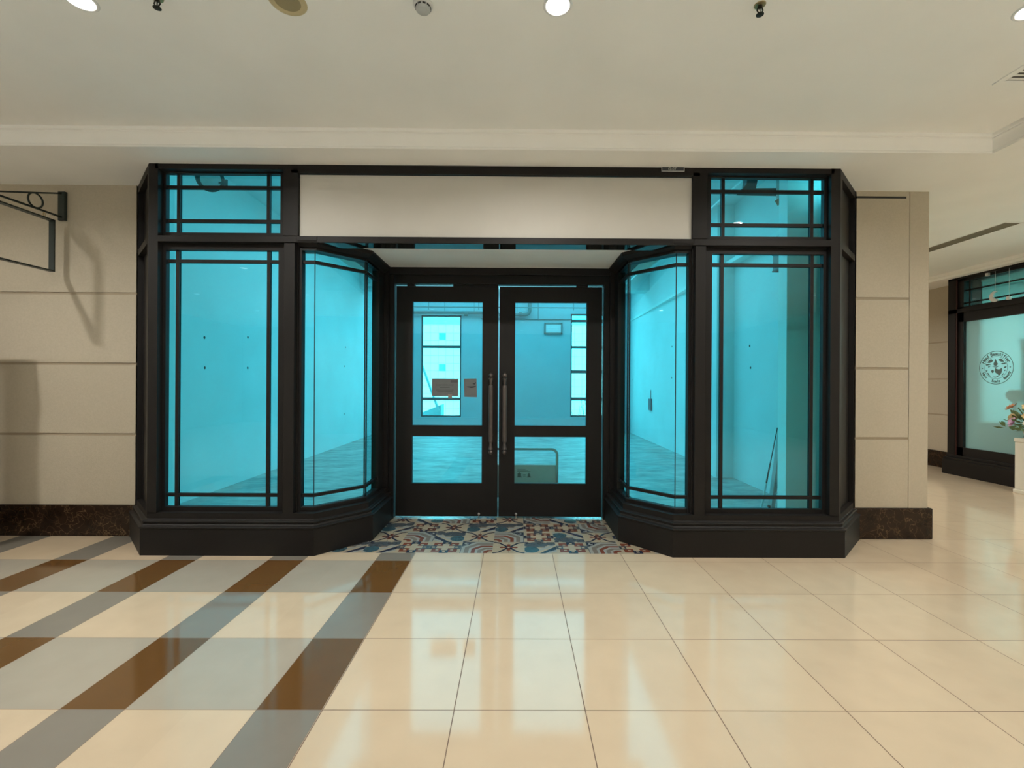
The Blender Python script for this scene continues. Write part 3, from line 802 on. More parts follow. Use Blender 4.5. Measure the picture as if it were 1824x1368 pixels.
# conduits, pipes, grille
t = thing('drain_pipe', (-1.2, YB - .15, 3.6), 'thick grey pipe under the ceiling above the back windows', 'pipe')
p = MB(); p.tube([(-3.9, YB - .12, 3.64), (-.35, YB - .12, 3.64)], .048, 14); p.tube([(-.35, YB - .12, 3.59), (.42, YB - .12, 3.59)], .05, 14)
p.tube([(.42, YB - .12, 3.59), (.50, YB - .12, 3.60), (.565, YB - .12, 3.64), (.585, YB - .12, 3.72), (.585, YB - .12, 4.38)], .055, 14)
obj('pipe', p, PIPE, t, smooth=True)
for x in (-1.35, .30):
    p = MB(); p.tube([(x - .05, YB - .12, 3.61), (x + .05, YB - .12, 3.61)], .075, 14); obj('coupling', p, PIPE, t, smooth=True)
for x in (-2.0, -1.1, .2):
    p = MB(); p.tube([(x, YB - .12, 3.6), (x, YB - .12, 4.4)], .008, 6); obj('hanger', p, PIPE, t)
t = thing('sprinkler_pipe', (0, YB - .3, 3.77), 'thin grey pipe running level above the drain pipe', 'pipe')
p = MB(); p.tube([(-3.3, YB - .3, 3.78), (3.4, YB - .3, 3.78)], .018, 10); obj('pipe', p, PIPE, t, smooth=True)
for x in (-2.45, -.95, .84, 1.9):
    p = MB(); p.tube([(x, YB - .3, 3.40 if x == .84 else 3.70), (x, YB - .3, 4.4)], .012, 8); obj('drop', p, PIPE, t)
p = MB(); p.tube([(-.9, YB - .025, 3.465), (1.85, YB - .025, 3.465)], .014, 8); tag(obj('cable_conduit', p, PIPE, smooth=True), 'thin conduit on the back wall just above the white grille', 'pipe')
t = thing('ventilation_grille', (1.317, YB, 3.01), 'white louvred grille in a grey frame high on the back wall', 'vent')
f = MB(); a0, a1, z0, z1 = 1.04, 1.594, 3.012, 3.355; k = .045
f.box(a0, a0 + k, YB - .05, YB, z0, z1); f.box(a1 - k, a1, YB - .05, YB, z0, z1); f.box(a0, a1, YB - .05, YB, z0, z0 + k); f.box(a0, a1, YB - .05, YB, z1 - k, z1)
obj('frame', f, PIPE, t)
for i in range(5):
    f = MB(); z = z0 + k + (i + .5) * (z1 - z0 - 2 * k) / 5
    f.obox((1.317, YB - .03, z), (1, 0, 0), (0, 1, .5), (0, -.5, 1), (a1 - a0) / 2 - k, .005, .026); obj('louvre', f, pbr('louvre_white', (.9, .86, .88), .5), t)
p = MB(); p.tube([(2.88, 5.55, 3.95), (2.87, 9, 3.95), (2.86, 13.9, 3.95)], .014, 8)
for y in (6.5, 9, 11.5): p.tube([(2.87, y, 3.95), (2.87, y, 4.41)], .006, 6)
tag(obj('cable_conduit', p, PIPEL, smooth=True), 'pale straight conduit slanting across the top of the right windows', 'pipe')
# round duct end behind the left transom
t = thing('exhaust_duct', (-3.55, 5.6, 3.8), 'round duct end hanging behind the upper left transom window', 'duct')
ax = Vector((.62, -.55, -.52)).normalized(); ct = Vector((-3.42, 5.50, 3.885))
p = MB(); p.tube([ct - ax * .55, ct - ax * .05], .125, 22); obj('duct_body', p, FOIL, t, smooth=True)
p = MB(); p.lathe([(.135, 0), (.148, .01), (.148, .05), (.135, .06)], ct - ax * .06, ax, 24); obj('rim', p, DUCT, t, smooth=True)
p = MB(); p.lathe([(.118, 0), (.10, .01), (.03, .02), (.01, .02)], ct - ax * .005, ax, 20); obj('damper', p, FOIL, t, smooth=True)
p = MB(); q = ct + Vector((.19, -.02, -.05)); p.bar(ct + Vector((.10, 0, -.04)), q, .02, .02); p.bar(q + Vector((0, 0, -.04)), q + Vector((0, 0, .04)), .035, .02); obj('lever', p, DUCT, t)
p = MB(); p.tube([(-3.70, 5.75, 4.05), (-3.70, 5.75, 4.41)], .02, 8); obj('hanger', p, DUCT, t)
# dark duct, conduit and box by the right stub
t = thing('dark_duct_elbow', (3.0, 5.35, 3.7), 'dark bent duct at the top of the right transom window', 'duct')
p = MB(); y0_, y1_ = 5.30, 5.40; q = [(2.73, 3.705), (3.23, 3.70), (3.23, 3.768), (3.15, 3.752), (2.91, 3.748), (3.03, 4.40), (2.88, 4.40), (2.80, 3.79)]
p.add([(x, y0_, z) for x, z in q] + [(x, y1_, z) for x, z in q],
      [(0, 1, 2, 3, 4, 5, 6, 7), (15, 14, 13, 12, 11, 10, 9, 8)] + [(i, 8 + i, 8 + (i + 1) % 8, (i + 1) % 8) for i in range(8)])
obj('duct', p, DUCT, t)
t = thing('conduit_drop', (3.2, 5.2, 3.0), 'grey conduit with an orange collar dropping to a dark box in the right windows', 'pipe')
p = MB(); p.tube([(3.13, 5.22, 4.41), (3.13, 5.22, 3.58)], .030, 12); obj('vertical_pipe', p, GREYP, t, smooth=True)
p = MB(); p.tube([(3.12, 5.22, 3.60), (3.155, 5.22, 3.545)], .042, 12); obj('collar', p, ORANGE, t, smooth=True)
p = MB(); p.tube([(3.15, 5.22, 3.55), (3.235, 5.22, 3.42), (3.245, 5.22, 3.0)], .022, 12); obj('elbow_pipe', p, PIPE, t, smooth=True)
p = MB(); p.box(3.105, 3.24, 5.165, 5.30, 2.80, 2.985); obj('switch_box', p, PIPE, t, bevel=.008)
p = MB(); p.box(3.10, 3.245, 5.16, 5.305, 2.98, 2.995); p.box(3.10, 3.245, 5.16, 5.305, 2.79, 2.805); p.bar((3.11, 5.160, 2.81), (3.23, 5.160, 2.87), .01, .01); p.box(3.15, 3.19, 5.155, 5.17, 2.90, 2.95)
obj('box_cover', p, DUCT, t)

# folded stepladder leaning on the right wall
t = thing('step_ladder', (3.4, 5.5, 0), 'folded aluminium stepladder leaning on the wall behind the right display window', 'ladder')
def lad(z, off=0.): return 3.325 + off + z * .122
for y in (5.24, 5.70):
    p = MB(); p.bar((lad(0), y, 0), (lad(2.6), y, 2.6), .045, .075, (0, 1, 0)); obj('stile', p, ALU, t)
    p = MB(); p.bar((lad(0, .09), y, 0), (lad(1.9, -.01), y, 1.9), .024, .04, (0, 1, 0)); obj('rear_stile', p, ALU, t)
    p = MB(); p.box(lad(0) - .035, lad(0) + .035, y - .02, y + .02, -.001, .03); obj('foot', p, RUBBER, t)
for i in range(8):
    z = .31 + i * .27
    p = MB(); p.box(lad(z) - .02, lad(z) + .085, 5.25, 5.69, z - .042, z + .005); obj('step', p, pbr('step_tread', (.10, .11, .11), .6) if i == 0 else bpy.data.materials['step_tread'], t)
    p = MB(); p.bar((lad(z - .17), 5.69, z - .16), (lad(z) + .01, 5.50, z - .02), .010, .022); p.bar((lad(z - .17), 5.25, z - .16), (lad(z) + .01, 5.44, z - .02), .010, .022); obj('brace', p, ALU, t)
t = thing('pole', (3.2, 5.68, 0), 'thin pole leaning beside the stepladder', 'pole')
p = MB(); A, Bq = Vector((3.20, 5.69, .008)), Vector((3.415, 5.735, .98)); p.tube([A, A.lerp(Bq, .30)], .011, 10); obj('grip', p, WHITEP, t, smooth=True)
p = MB(); p.tube([A.lerp(Bq, .30), A.lerp(Bq, .55)], .009, 10); p.tube([A.lerp(Bq, .55), Bq], .006, 10); obj('shaft', p, DUCT, t, smooth=True)

# trolley and carton behind the right door
t = thing('platform_trolley', (.30, 5.85, 0), 'platform trolley with a grey tube handle behind the right door', 'trolley')
p = MB(); p.box(-.07, .69, 5.55, 6.35, .15, .19); obj('platform', p, GREYP, t, bevel=.01)
yh = 5.53
p = MB(); pts = [(.678, yh, .12), (.678, yh, .66)] + [(.678 - .07 + .07 * math.cos(a), yh, .66 + .07 * math.sin(a)) for a in [PI / 2 * k / 6 for k in range(1, 7)]]
pts += [(x, yh, z) for (x, _, z) in [(.61 - .70 + .68 - (q[0]), 0, q[2]) for q in reversed(pts[2:])]] + [(-.088, yh, .66), (-.088, yh, .12)]
p.tube(pts, .0165, 14); obj('handle', p, STEEL, t, smooth=True)
for x in (.02, .60):
    for y in (5.65, 6.25):
        p = MB(); p.tube([(x - .018, y, .061), (x + .018, y, .061)], .06, 18); wv = obj('wheel', p, RUBBER, t, smooth=True)
        p = MB(); p.box(x - .03, x - .022, y - .03, y + .03, .05, .15); p.box(x + .022, x + .03, y - .03, y + .03, .05, .15); p.box(x - .03, x + .03, y - .03, y + .03, .14, .15); obj('fork', p, STEEL, wv)
t = thing('cardboard_box', (.32, 5.8, .19), 'flat grey-brown carton with printed marks standing against the trolley handle behind the right door', 'box')
p = MB(); p.box(-.06, .674, 5.553, 5.60, .191, .535); obj('carton', p, CARTON, t, bevel=.004)
p = MB(); y = 5.5518
def pr(a, b_, c_, d): p.box(a, c_, y, y + .001, b_, d)
pr(.200, .388, .262, .396); pr(.210, .396, .252, .436); pr(.222, .436, .240, .446); pr(.318, .388, .372, .396); pr(.330, .396, .362, .425); pr(.340, .425, .352, .442)
for k in range(3): pr(.205, .456 + .012 * k, .365 - .03 * k, .461 + .012 * k)
pr(.275, .400, .308, .405); pr(.275, .416, .308, .421)
obj('print', p, CARTON_INK, t)
# fire extinguisher-like box on the far right wall is too dim to read as anything but a small dark hung tag
p = MB(); p.box(3.66, 3.695, 12.0, 12.22, .82, 1.12); p.tube([(3.69, 12.11, 1.12), (3.69, 12.11, 1.35)], .008, 6)
tag(obj('wall_box', p, pbr('wall_box_grey', (.22, .12, .14), .6)), 'small dark box hung on the right wall deep in the empty shop', 'box')

# ------------------------------------------------------------------ outside the back windows
w = MB(); w.box(-40, 40, 14.5, 60, -.15, -.05); S(obj('ground_outside', w, PAVING), 'pale ground outside the back windows', 'ground')
YO = 20.
t = thing('panelled_building', (0, YO, 0), 'white building of square panels outside the back windows', 'building')
w = MB(); w.box(-14, 14, YO, YO + 6, -.1, 4.0); obj('wall', w, OUTWALL, t)
for x, z in ((-2.99, 3.49), (-2.99, 2.15), (-6.2, 3.49), (5.9, 3.49), (5.9, 2.15)):
    w = MB(); w.box(x - .14, x + .14, YO - .02, YO + .05, z - .14, z + .14); obj('small_window', w, OUTWIN, t)
t = thing('leaning_board', (-3.0, 16, 0), 'long board leaning outside the left back window above a low slab', 'board')
p = MB(); p.bar((-2.45, 15.9, .55), (-3.1, 15.9, 2.3), .06, .14, (0, 1, 0)); obj('board', p, TIMBER, t)
p = MB(); p.add([(-3.2, 15.9, .0), (-2.38, 15.9, .0), (-2.38, 15.9, .75), (-3.1, 15.9, .45), (-3.2, 16.6, .0), (-2.38, 16.6, .0), (-2.38, 16.6, .75), (-3.1, 16.6, .45)],
      [(0, 1, 2, 3), (4, 7, 6, 5), (0, 4, 5, 1), (1, 5, 6, 2), (2, 6, 7, 3), (3, 7, 4, 0)]); obj('slab', p, TIMBER, t)
t = thing('shrub', (2.7, 16.5, -.05), 'low sparse shrub outside the bottom of the right back window', 'shrub')
for k in range(9):
    p = MB(); a = Vector((2.3 + k * .1, 16.5 + rnd.uniform(-.1, .1), -.05)); b_ = a + Vector((rnd.uniform(-.25, .25), rnd.uniform(-.1, .1), rnd.uniform(.6, 1.0)))
    p.tube([a, a.lerp(b_, .5) + Vector((.03, 0, 0)), b_], [.012, .009, .004], 6)
    for j in range(8):
        c_ = a.lerp(b_, .3 + .09 * j); d = Vector((rnd.uniform(-1, 1), rnd.uniform(-1, 1), rnd.uniform(-.2, .8))).normalized() * .09
        sd = d.cross(Vector((0, 0, 1))).normalized() * .025
        p.add([c_, c_ + d * .5 + sd, c_ + d, c_ + d * .5 - sd], [(0, 1, 2, 3)])
    obj('stem', p, SHRUB, t, fixn=False)

# ------------------------------------------------------------------ ceiling fittings
def downlight(name, x, y, z, label, group, lens=None):
    t = thing(name, (x, y, z), label, 'light', group)
    r = MB()
    n = 32; prof = [(.062, -.002), (.066, -.006), (.074, -.006), (.080, -.001), (.080, .0), (.062, .0)]
    vs, fs = [], []
    for rr, hz in prof:
        for k in range(n): vs.append((x + rr * math.cos(2 * PI * k / n), y + rr * math.sin(2 * PI * k / n), z + hz))
    for i in range(len(prof)):
        for k in range(n): fs.append((i * n + k, i * n + (k + 1) % n, ((i + 1) % len(prof)) * n + (k + 1) % n, ((i + 1) % len(prof)) * n + k))
    r.add(vs, fs); obj('trim_ring', r, WHITEP, t, smooth=True)
    g = MB(); g.lathe([(.0625, -.0035), (.0625, -.0005)], (x, y, z), n=28); obj('lens', g, lens or LAMP, t)
    return t
LIGHTS = []
GRP = 'round downlights of the raised mall ceiling'
named = {(-2.16, 2.51): 'lit round downlight at the top left of the mall ceiling', (.40, 2.51): 'lit round downlight above the middle of the shopfront',
         (2.97, 2.51): 'lit round downlight at the top right of the mall ceiling'}
d0 = d1 = None
for y in (2.51, .0, -2.53, -5.06, -7.6):
    for x in (-7.28, -4.72, -2.16, .40, 2.97):
        lb = named.get((x, y), 'lit round downlight of the mall ceiling outside the picture')
        if y > 2 and d0 is None: d0 = downlight('downlight', x, y, ZT, lb, GRP)
        elif y > 2: dup(d0, (x, y, ZT), lb)
        elif d1 is None: d1 = downlight('downlight', x, y, ZT, lb, GRP, LAMP2)
        else: dup(d1, (x, y, ZT), lb)
        LIGHTS.append((x, y, ZT))
for x, y in ((6.5, 1.5), (6.5, -1.5), (6.6, 4.2), (5.2, 7.4), (5.2, 10.2)):
    dd = dup(d1, (x, y, ZS), 'lit round downlight of the corridor soffit outside the picture'); dd['group'] = 'round downlights of the corridor soffit'
    LIGHTS.append((x, y, ZS))
for i, (x, y, z) in enumerate(LIGHTS):
    la = bpy.data.lights.new('downlight_beam', 'AREA'); la.shape = 'DISK'; la.size = .11
    back = y < 1 and z > 3.5
    la.energy = (44. if y > 2 else 1. if y > -1 else 14. if y > -4 else 26.) * ((1. if y > 2 else .8) if x < -4 else .97 if x < -2 else 1. if x < 1 else .9) if z > 3.5 else 44.
    la.color = (.97, 1., 1.06) if back else (1., .96, .885)
    la.spread = math.radians(125 if back else 160)
    lo = bpy.data.objects.new('downlight_beam', la); COL.objects.link(lo); lo.location = (x, y, z - .006)
# unlit downlight
t = thing('unlit_downlight', (-1.05, 2.53, ZT), 'unlit beige recessed downlight between the left and middle lit lamps', 'light')
x, y, z = -1.05, 2.505, ZT; n = 32
r = MB(); vs, fs = [], []
prof = [(.066, -.003), (.078, -.008), (.092, -.006), (.098, 0), (.066, 0)]
for rr, hz in prof:
    for k in range(n): vs.append((x + rr * math.cos(2 * PI * k / n), y + rr * math.sin(2 * PI * k / n), z + hz))
for i in range(len(prof)):
    for k in range(n): fs.append((i * n + k, i * n + (k + 1) % n, ((i + 1) % len(prof)) * n + (k + 1) % n, ((i + 1) % len(prof)) * n + k))
r.add(vs, fs); obj('trim_ring', r, BEIGE, t, smooth=True)
g = MB(); g.lathe([(.067, -.002), (.060, -.0028), (.02, -.0032), (.0, -.0032)], (x, y, z), n=28); obj('reflector', g, BEIGED, t, smooth=True)
# smoke detector
t = thing('smoke_detector', (-.325, 2.55, ZT), 'round white smoke detector left of the middle lamp', 'detector')
x, y = -.325, 2.51
g = MB(); g.lathe([(.052, 0), (.052, -.012), (.049, -.016)], (x, y, ZT), n=28); obj('base', g, WHITEP, t, smooth=True)
g = MB(); g.lathe([(.040, -.015), (.040, -.030), (.034, -.040), (.018, -.045), (.0, -.046)], (x, y, ZT), n=28); obj('chamber', g, GREYP, t, smooth=True)
g = MB()
for k in range(10):
    a = 2 * PI * k / 10; g.obox((x + .040 * math.cos(a), y + .040 * math.sin(a), ZT - .024), (math.cos(a), math.sin(a), 0), (-math.sin(a), math.cos(a), 0), (0, 0, 1), .002, .008, .004)
obj('slots', g, HOLE, t)
# sprinkler heads
def sprinkler(x, y, label):
    t = thing('fire_sprinkler', (x, y, ZT), label, 'sprinkler', 'pendent sprinkler heads')
    g = MB(); g.lathe([(.030, 0), (.028, -.004), (.012, -.006)], (x, y, ZT), n=20); obj('escutcheon', g, BRASS, t, smooth=True)
    g = MB(); g.lathe([(.012, 0), (.012, -.016), (.006, -.02)], (x, y, ZT), n=14)
    for s_ in (-1, 1): g.tube([(x + s_ * .010, y, ZT - .014), (x + s_ * .016, y, ZT - .03), (x + s_ * .004, y, ZT - .05)], .0035, 8)
    g.tube([(x, y, ZT - .018), (x, y, ZT - .046)], .003, 8)
    obj('body', g, DARK, t, smooth=True)
    g = MB(); g.lathe([(.006, -.048), (.020, -.052), (.020, -.054), (.0, -.056)], (x, y, ZT), n=18); obj('deflector', g, DARK, t, smooth=True)
    return t
s0 = sprinkler(-1.735, 2.49, 'dark sprinkler head right of the left lit lamp')
dup(s0, (1.485, 2.495, ZT), 'dark sprinkler head between the middle and right lit lamps')
# air grille
t = thing('ceiling_air_grille', (3.69, 2.83, ZT), 'square off-white air grille in the ceiling at the right edge', 'vent')
a0, a1, c0, c1 = 3.392, 3.99, 2.54, 3.135
f = MB(); k = .045
f.box(a0, a1, c1 - k, c1, ZT - .008, ZT); f.box(a0, a1, c0, c0 + k, ZT - .008, ZT); f.box(a0, a0 + k, c0 + k, c1 - k, ZT - .008, ZT); f.box(a1 - k, a1, c0 + k, c1 - k, ZT - .008, ZT)
obj('frame', f, PLASTER, t, bevel=.003)
f = MB(); f.box(a0 + k, a1 - k, c0 + k, c1 - k, ZT - .0015, ZT - .0005); obj('backing', f, SHADEB, t)
for i in range(14):
    f = MB(); yv = c0 + k + .018 + i * .0358
    f.obox(((a0 + a1) / 2, yv, ZT - .005), (1, 0, 0), (0, 1, .25), (0, -.25, 1), (a1 - a0) / 2 - k, .012, .001); obj('blade', f, PLASTER, t)
# corridor slot diffuser
t = thing('slot_diffuser', (6.0, 7.0, ZS), 'long dark slot diffuser in the corridor ceiling', 'vent')
f = MB(); f.box(5.89, 6.09, 5.42, 9.2, ZS - .002, ZS + .001); obj('slot', f, pbr('slot_dark', (.17, .145, .10), .7), t)
f = MB(); f.box(5.875, 5.892, 5.40, 9.2, ZS - .004, ZS); f.box(6.088, 6.105, 5.40, 9.2, ZS - .004, ZS); f.box(5.875, 6.105, 5.40, 5.42, ZS - .004, ZS); obj('edge_trim', f, PLASTER, t)

# ------------------------------------------------------------------ hanging sign at the left
XB = -4.235
t = thing('sign_bracket', (XB, 4.5, 3.05), 'black iron wall bracket with a ring on the left stone wall', 'bracket')
p = MB(); p.box(XB - .034, XB + .034, YW - .03, YW - .001, 3.065, 3.345); obj('wall_plate', p, GREENBLK, t, bevel=.004)
p = MB(); p.bar((XB, YW - .02, 3.096), (XB, 3.70, 3.085), .012, .016); obj('lower_arm', p, GREENBLK, t)
p = MB(); p.bar((XB, YW - .02, 3.328), (XB, 3.92, 3.092), .010, .014); obj('upper_arm', p, GREENBLK, t)
p = MB(); cy, cz, rr = 4.300, 3.163, .066
p.tube([(XB, cy + rr * math.cos(2 * PI * k / 28), cz + rr * math.sin(2 * PI * k / 28)) for k in range(28)], .008, 8, closed=True); obj('ring', p, GREENBLK, t, smooth=True)
t = thing('hanging_sign_frame', (XB, 4.2, 2.54), 'empty black hanging sign frame under the iron bracket', 'sign')
ya, yb_, za, zb = 3.72, 4.46, 2.545, 3.038; k = .012; hw = .026
for nm, bx in (('frame_bar', (yb_ - k, yb_, za, zb)), ('frame_bar', (ya, ya + k, za, zb)), ('frame_bar', (ya, yb_, za, za + k)), ('frame_bar', (ya, yb_, zb - k, zb))):
    p = MB(); p.box(XB - hw, XB + hw, *bx); obj(nm, p, GREENBLK, t)
for y in (4.38, 3.90):
    p = MB(); p.tube([(XB, y + .010 * math.cos(2 * PI * q / 12), 3.062 + .024 * math.sin(2 * PI * q / 12)) for q in range(12)], .003, 6, closed=True); obj('hook', p, BRASS, t, smooth=True)

# ------------------------------------------------------------------ far shop on the right
XF = 7.63
f2 = thing('far_shopfront_frame', (XF, 6.5, 0), 'black shopfront frame of the far shop at the right edge', 'shopfront')
p = MB(); p.box(XF - .04, XR + .02, 4.4, 8.06, 0, .25); p.box(XF - .025, XR + .02, 4.4, 8.05, .25, .29); p.box(XF, XR, 4.4, 8.03, .29, .335); obj('plinth', p, PAINT, f2, bevel=.006)
for ya, yb_ in ((7.85, 8.0), (6.62, 6.79), (5.42, 5.58), (4.4, 4.5)):
    p = MB(); p.box(XF, XF + .16 if ya < 7.5 else XR, ya, yb_, .335, 3.33); obj('post', p, PAINT, f2)
p = MB(); p.box(XF, XR, 4.4, 8.0, 3.30, 3.40); obj('header', p, PAINT, f2)
p = MB(); p.box(XF, XF + .14, 4.4, 8.0, 2.735, 2.80); obj('crossbar', p, PAINT, f2)
p = MB(); p.box(XF, XF + .01, 7.84, 7.86, .335, 3.33) ; obj('bead', p, pbr('red_brown_bead', (.05, .014, .012), .4), f2)
num = 9
for ya, yb_, lab in ((6.79, 7.85, 'frosted window of the far shop bearing a round emblem'), (5.58, 6.62, 'frosted window of the far shop beyond the right edge')):
    t = thing(f'window_{num}', (XF + .06, (ya + yb_) / 2, .33), lab, 'window', kind='structure'); num += 1
    q = MB(); k = .055
    for z0, z1, zt in ((.335, 2.735, 0.14), (2.80, 3.30, .06)):
        q.box(XF + .03, XF + .09, ya, ya + (.012 if zt > .1 else .03), z0, z1); q.box(XF + .03, XF + .09, yb_ - .10, yb_, z0, z1)
        q.box(XF + .03, XF + .09, ya, yb_, z0, z0 + (.14 if zt > .1 else .03)); q.box(XF + .03, XF + .09, ya, yb_, z1 - (.155 if zt > .1 else .045), z1)
    obj('window_frame', q, PAINT, t)
    g = MB(); g.box(XF + .075, XF + .081, ya + .005, yb_ - .09, .44, 2.62); obj('frosted_pane', g, FROST, t)
    g = MB(); g.box(XF + .075, XF + .081, ya + .005, yb_ - .09, 2.82, 3.27); obj('transom_pane', g, glass('transom_glass', (.26, .38, .36)) if num == 10 else bpy.data.materials['transom_glass'], t)
    g = MB()
    for z in (3.10, 2.89): g.box(XF + .06, XF + .074, ya, yb_ - .08, z - .012, z + .012)
    g.box(XF + .06, XF + .0735, yb_ - .185, yb_ - .16, 2.82, 3.27); obj('glazing_bars', g, PAINT, t)
# emblem: (u to the viewer's right = -Y, v up)
EY, EZ, ER = 7.265, 1.795, .262
em = thing('round_emblem', (XF + .07, EY, EZ - ER), 'round dark emblem of two mask faces ringed with lettering on the frosted far window', 'emblem')
XE = XF + .0735
def e3(u, v, dx=0.): return (XE - dx, EY - u * ER, EZ + v * ER)
def annulus(mb, r0_, r1_, n=64, a0=0, a1=2 * PI):
    vs = []; fs = []
    for k in range(n + 1):
        a = a0 + (a1 - a0) * k / n
        vs += [e3(r0_ * math.cos(a), r0_ * math.sin(a)), e3(r1_ * math.cos(a), r1_ * math.sin(a))]
    for k in range(n): fs.append((2 * k, 2 * k + 1, 2 * k + 3, 2 * k + 2))
    mb.add(vs, fs)
p = MB(); annulus(p, .965, 1.0); annulus(p, .655, .675); obj('ring', p, EMBLEM, em, fixn=False)
def ring_text(mb, body, mid, r, size, inv=False, step=.105):
    n = len(body)
    for i, ch in enumerate(body):
        if ch == ' ': continue
        a = mid + (((n - 1) / 2 - i) if not inv else (i - (n - 1) / 2)) * step
        vs, fs = text_faces(ch, size, .012)
        th = a - PI / 2 if not inv else a + PI / 2
        ca, sa = math.cos(th), math.sin(th)
        mb.add([e3(r * math.cos(a) + x * ca - y_ * sa, r * math.sin(a) + x * sa + y_ * ca) for x, y_, z in vs], fs)
for body, mid, size, inv, step in (('Head Beautifier', PI / 2, .27, False, .158), ('Hair', PI * 1.5 - .95, .20, True, .12), ('Scalp', PI * 1.5, .20, True, .12), ('Beauty', PI * 1.5 + .95, .20, True, .11)):
    p = MB(); ring_text(p, body, mid, .815, size, inv, step); obj('ring_lettering', p, EMBLEM, em, fixn=False)
p = MB()
def es(u, v): return ((u - 690) / 505., -(v - 690) / 505.)
def blob(pts):
    q = [es(*a) for a in pts]; p.add([e3(u, v) for u, v in q], [tuple(range(len(q)))])
blob([(435, 535), (470, 470), (545, 428), (610, 468), (575, 520), (500, 545)]); blob([(748, 462), (820, 415), (885, 455), (930, 525), (850, 520)])
blob([(680, 425), (712, 500), (745, 570), (725, 625), (680, 640), (630, 620), (615, 570), (650, 500)])
blob([(390, 570), (520, 578), (545, 590), (400, 628)]); blob([(840, 565), (985, 545), (960, 595), (880, 600)])
blob([(450, 655), (540, 620), (485, 690)]); blob([(560, 640), (680, 660), (790, 630), (750, 665), (690, 690), (620, 665)])
blob([(905, 705), (950, 660), (1005, 650), (985, 700), (925, 722)]); blob([(375, 765), (450, 765), (415, 815)]); blob([(920, 765), (980, 760), (950, 805)])
blob([(430, 840), (470, 850), (500, 905), (545, 960), (500, 950), (450, 890)]); blob([(550, 770), (590, 755), (635, 775), (625, 830), (590, 852), (560, 825)])
blob([(670, 700), (700, 720), (760, 745), (820, 735), (855, 690), (875, 740), (862, 830), (820, 910), (770, 930), (740, 880), (680, 845), (655, 790)])
blob([(600, 960), (690, 965), (790, 925), (740, 975), (680, 992), (630, 985)]); blob([(870, 905), (930, 840), (905, 905), (850, 950)])
blob([(255, 690), (280, 675), (312, 698), (280, 722)]); blob([(1075, 680), (1100, 660), (1125, 684), (1098, 705)])
obj('mask_faces', p, EMBLEM, em, fixn=False)
# inside the far shop: back wall, brown counter, blinds
w = MB(); w.box(9.6, 9.7, 4.2, 8.6, 0, 3.3); w.box(8.2, 9.7, 8.5, 8.6, 0, 3.3); w.box(8.1, 9.7, 4.2, 4.3, 0, 3.3); w.box(7.7, 9.7, 4.42, 7.98, -.05, -.004); w.box(8.06, 9.7, 4.2, 8.6, 3.3, 3.36); w.box(8.2, 9.7, 7.98, 8.05, 0, 3.3)
S(obj('wall_far_shop', w, FWALL), 'pale room behind the frosted far shop window', 'wall')
p = MB(); p.box(7.76, 7.92, 5.2, 7.58, 0, .92); tag(obj('counter', p, WOODB), 'brown counter blurred behind the lower part of the frosted far window', 'counter')
t = thing('shelf_unit', (7.95, 6.8, 0), 'dark shelves blurred behind the right side of the frosted window', 'shelf')
p = MB(); p.box(7.94, 8.15, 5.6, 7.12, 2.03, 2.22); obj('shelf', p, SHADEB, t); p = MB(); p.box(7.94, 8.15, 5.6, 7.02, 1.55, 1.70); obj('shelf', p, SHADEB, t)
p = MB(); p.box(7.94, 8.15, 7.06, 7.12, .0, 2.2); obj('upright', p, GREYP, t)
p = MB(); p.sphere((7.83, 7.10, 1.36), .10); p.tube([(7.83, 7.10, .921), (7.83, 7.10, 1.3)], .03, 10); tag(obj('mannequin_head', p, WOODB, smooth=True), 'small brown round head-shaped stand blurred behind the frosted pane', 'stand')
la = bpy.data.lights.new('far_shop_lamp', 'AREA'); la.shape = 'SQUARE'; la.size = .6; la.energy = 260; la.color = (.62, .98, 1)
lo = bpy.data.objects.new('far_shop_lamp', la); COL.objects.link(lo); lo.location = (8.9, 6.4, 3.28)
p = MB(); p.box(8.6, 9.2, 6.1, 6.7, 3.285, 3.30); tag(obj('ceiling_lamp', p, WHITEP), 'square ceiling lamp inside the far shop', 'light')
# crescent ornament in the transom
t = thing('crescent_ornament', (XF + .03, 7.22, 2.78), 'white crescent hanging in the transom of the far shop', 'ornament')
p = MB(); cy, cz, R1 = 7.24, 2.905, .085; n = 20; o1 = [(cy - R1 * math.cos(a), cz + R1 * math.sin(a)) for a in [math.radians(60 + 240 * k / n) for k in range(n + 1)]]
o2 = [(cy + .035 * -1 - R1 * .72 * math.cos(a), cz + .012 + R1 * .72 * math.sin(a)) for a in [math.radians(75 + 210 * k / n) for k in range(n + 1)]]
loop = o1 + o2[::-1]; m_ = len(loop)
p.add([(XF + .02, a, b_) for a, b_ in loop] + [(XF + .04, a, b_) for a, b_ in loop],
      [(k, k + 1, m_ - 2 - k, m_ - 1 - k) for k in range(n)] + [(m_ + m_ - 1 - k, m_ + m_ - 2 - k, m_ + k + 1, m_ + k) for k in range(n)] + [(k, (k + 1) % m_, m_ + (k + 1) % m_, m_ + k) for k in range(m_)])
obj('crescent', p, WHITEP, t, fixn=False)
p = MB(); p.tube([(XF + .03, cy, cz + .06), (XF + .03, cy, 3.30)], .0025, 6); obj('string', p, PIPEL, t)
for y, z, lb in ((7.34, 3.27, 'small white cube under the top rail of the far shop transom'), (7.02, 2.84, 'small pale cube hanging right of the crescent')):
    t = thing('cube_ornament', (XF + .01, y, z - .025), lb, 'ornament', 'small cube ornaments')
    p = MB(); p.box(XF - .012, XF + .028, y - .025, y + .02, z - .025, z + .025); obj('cube', p, WHITEP, t, bevel=.004)
    p = MB(); p.tube([(XF + .015, y, z + .02), (XF + .015, y, 3.34)], .002, 6); obj('string', p, PIPEL, t)

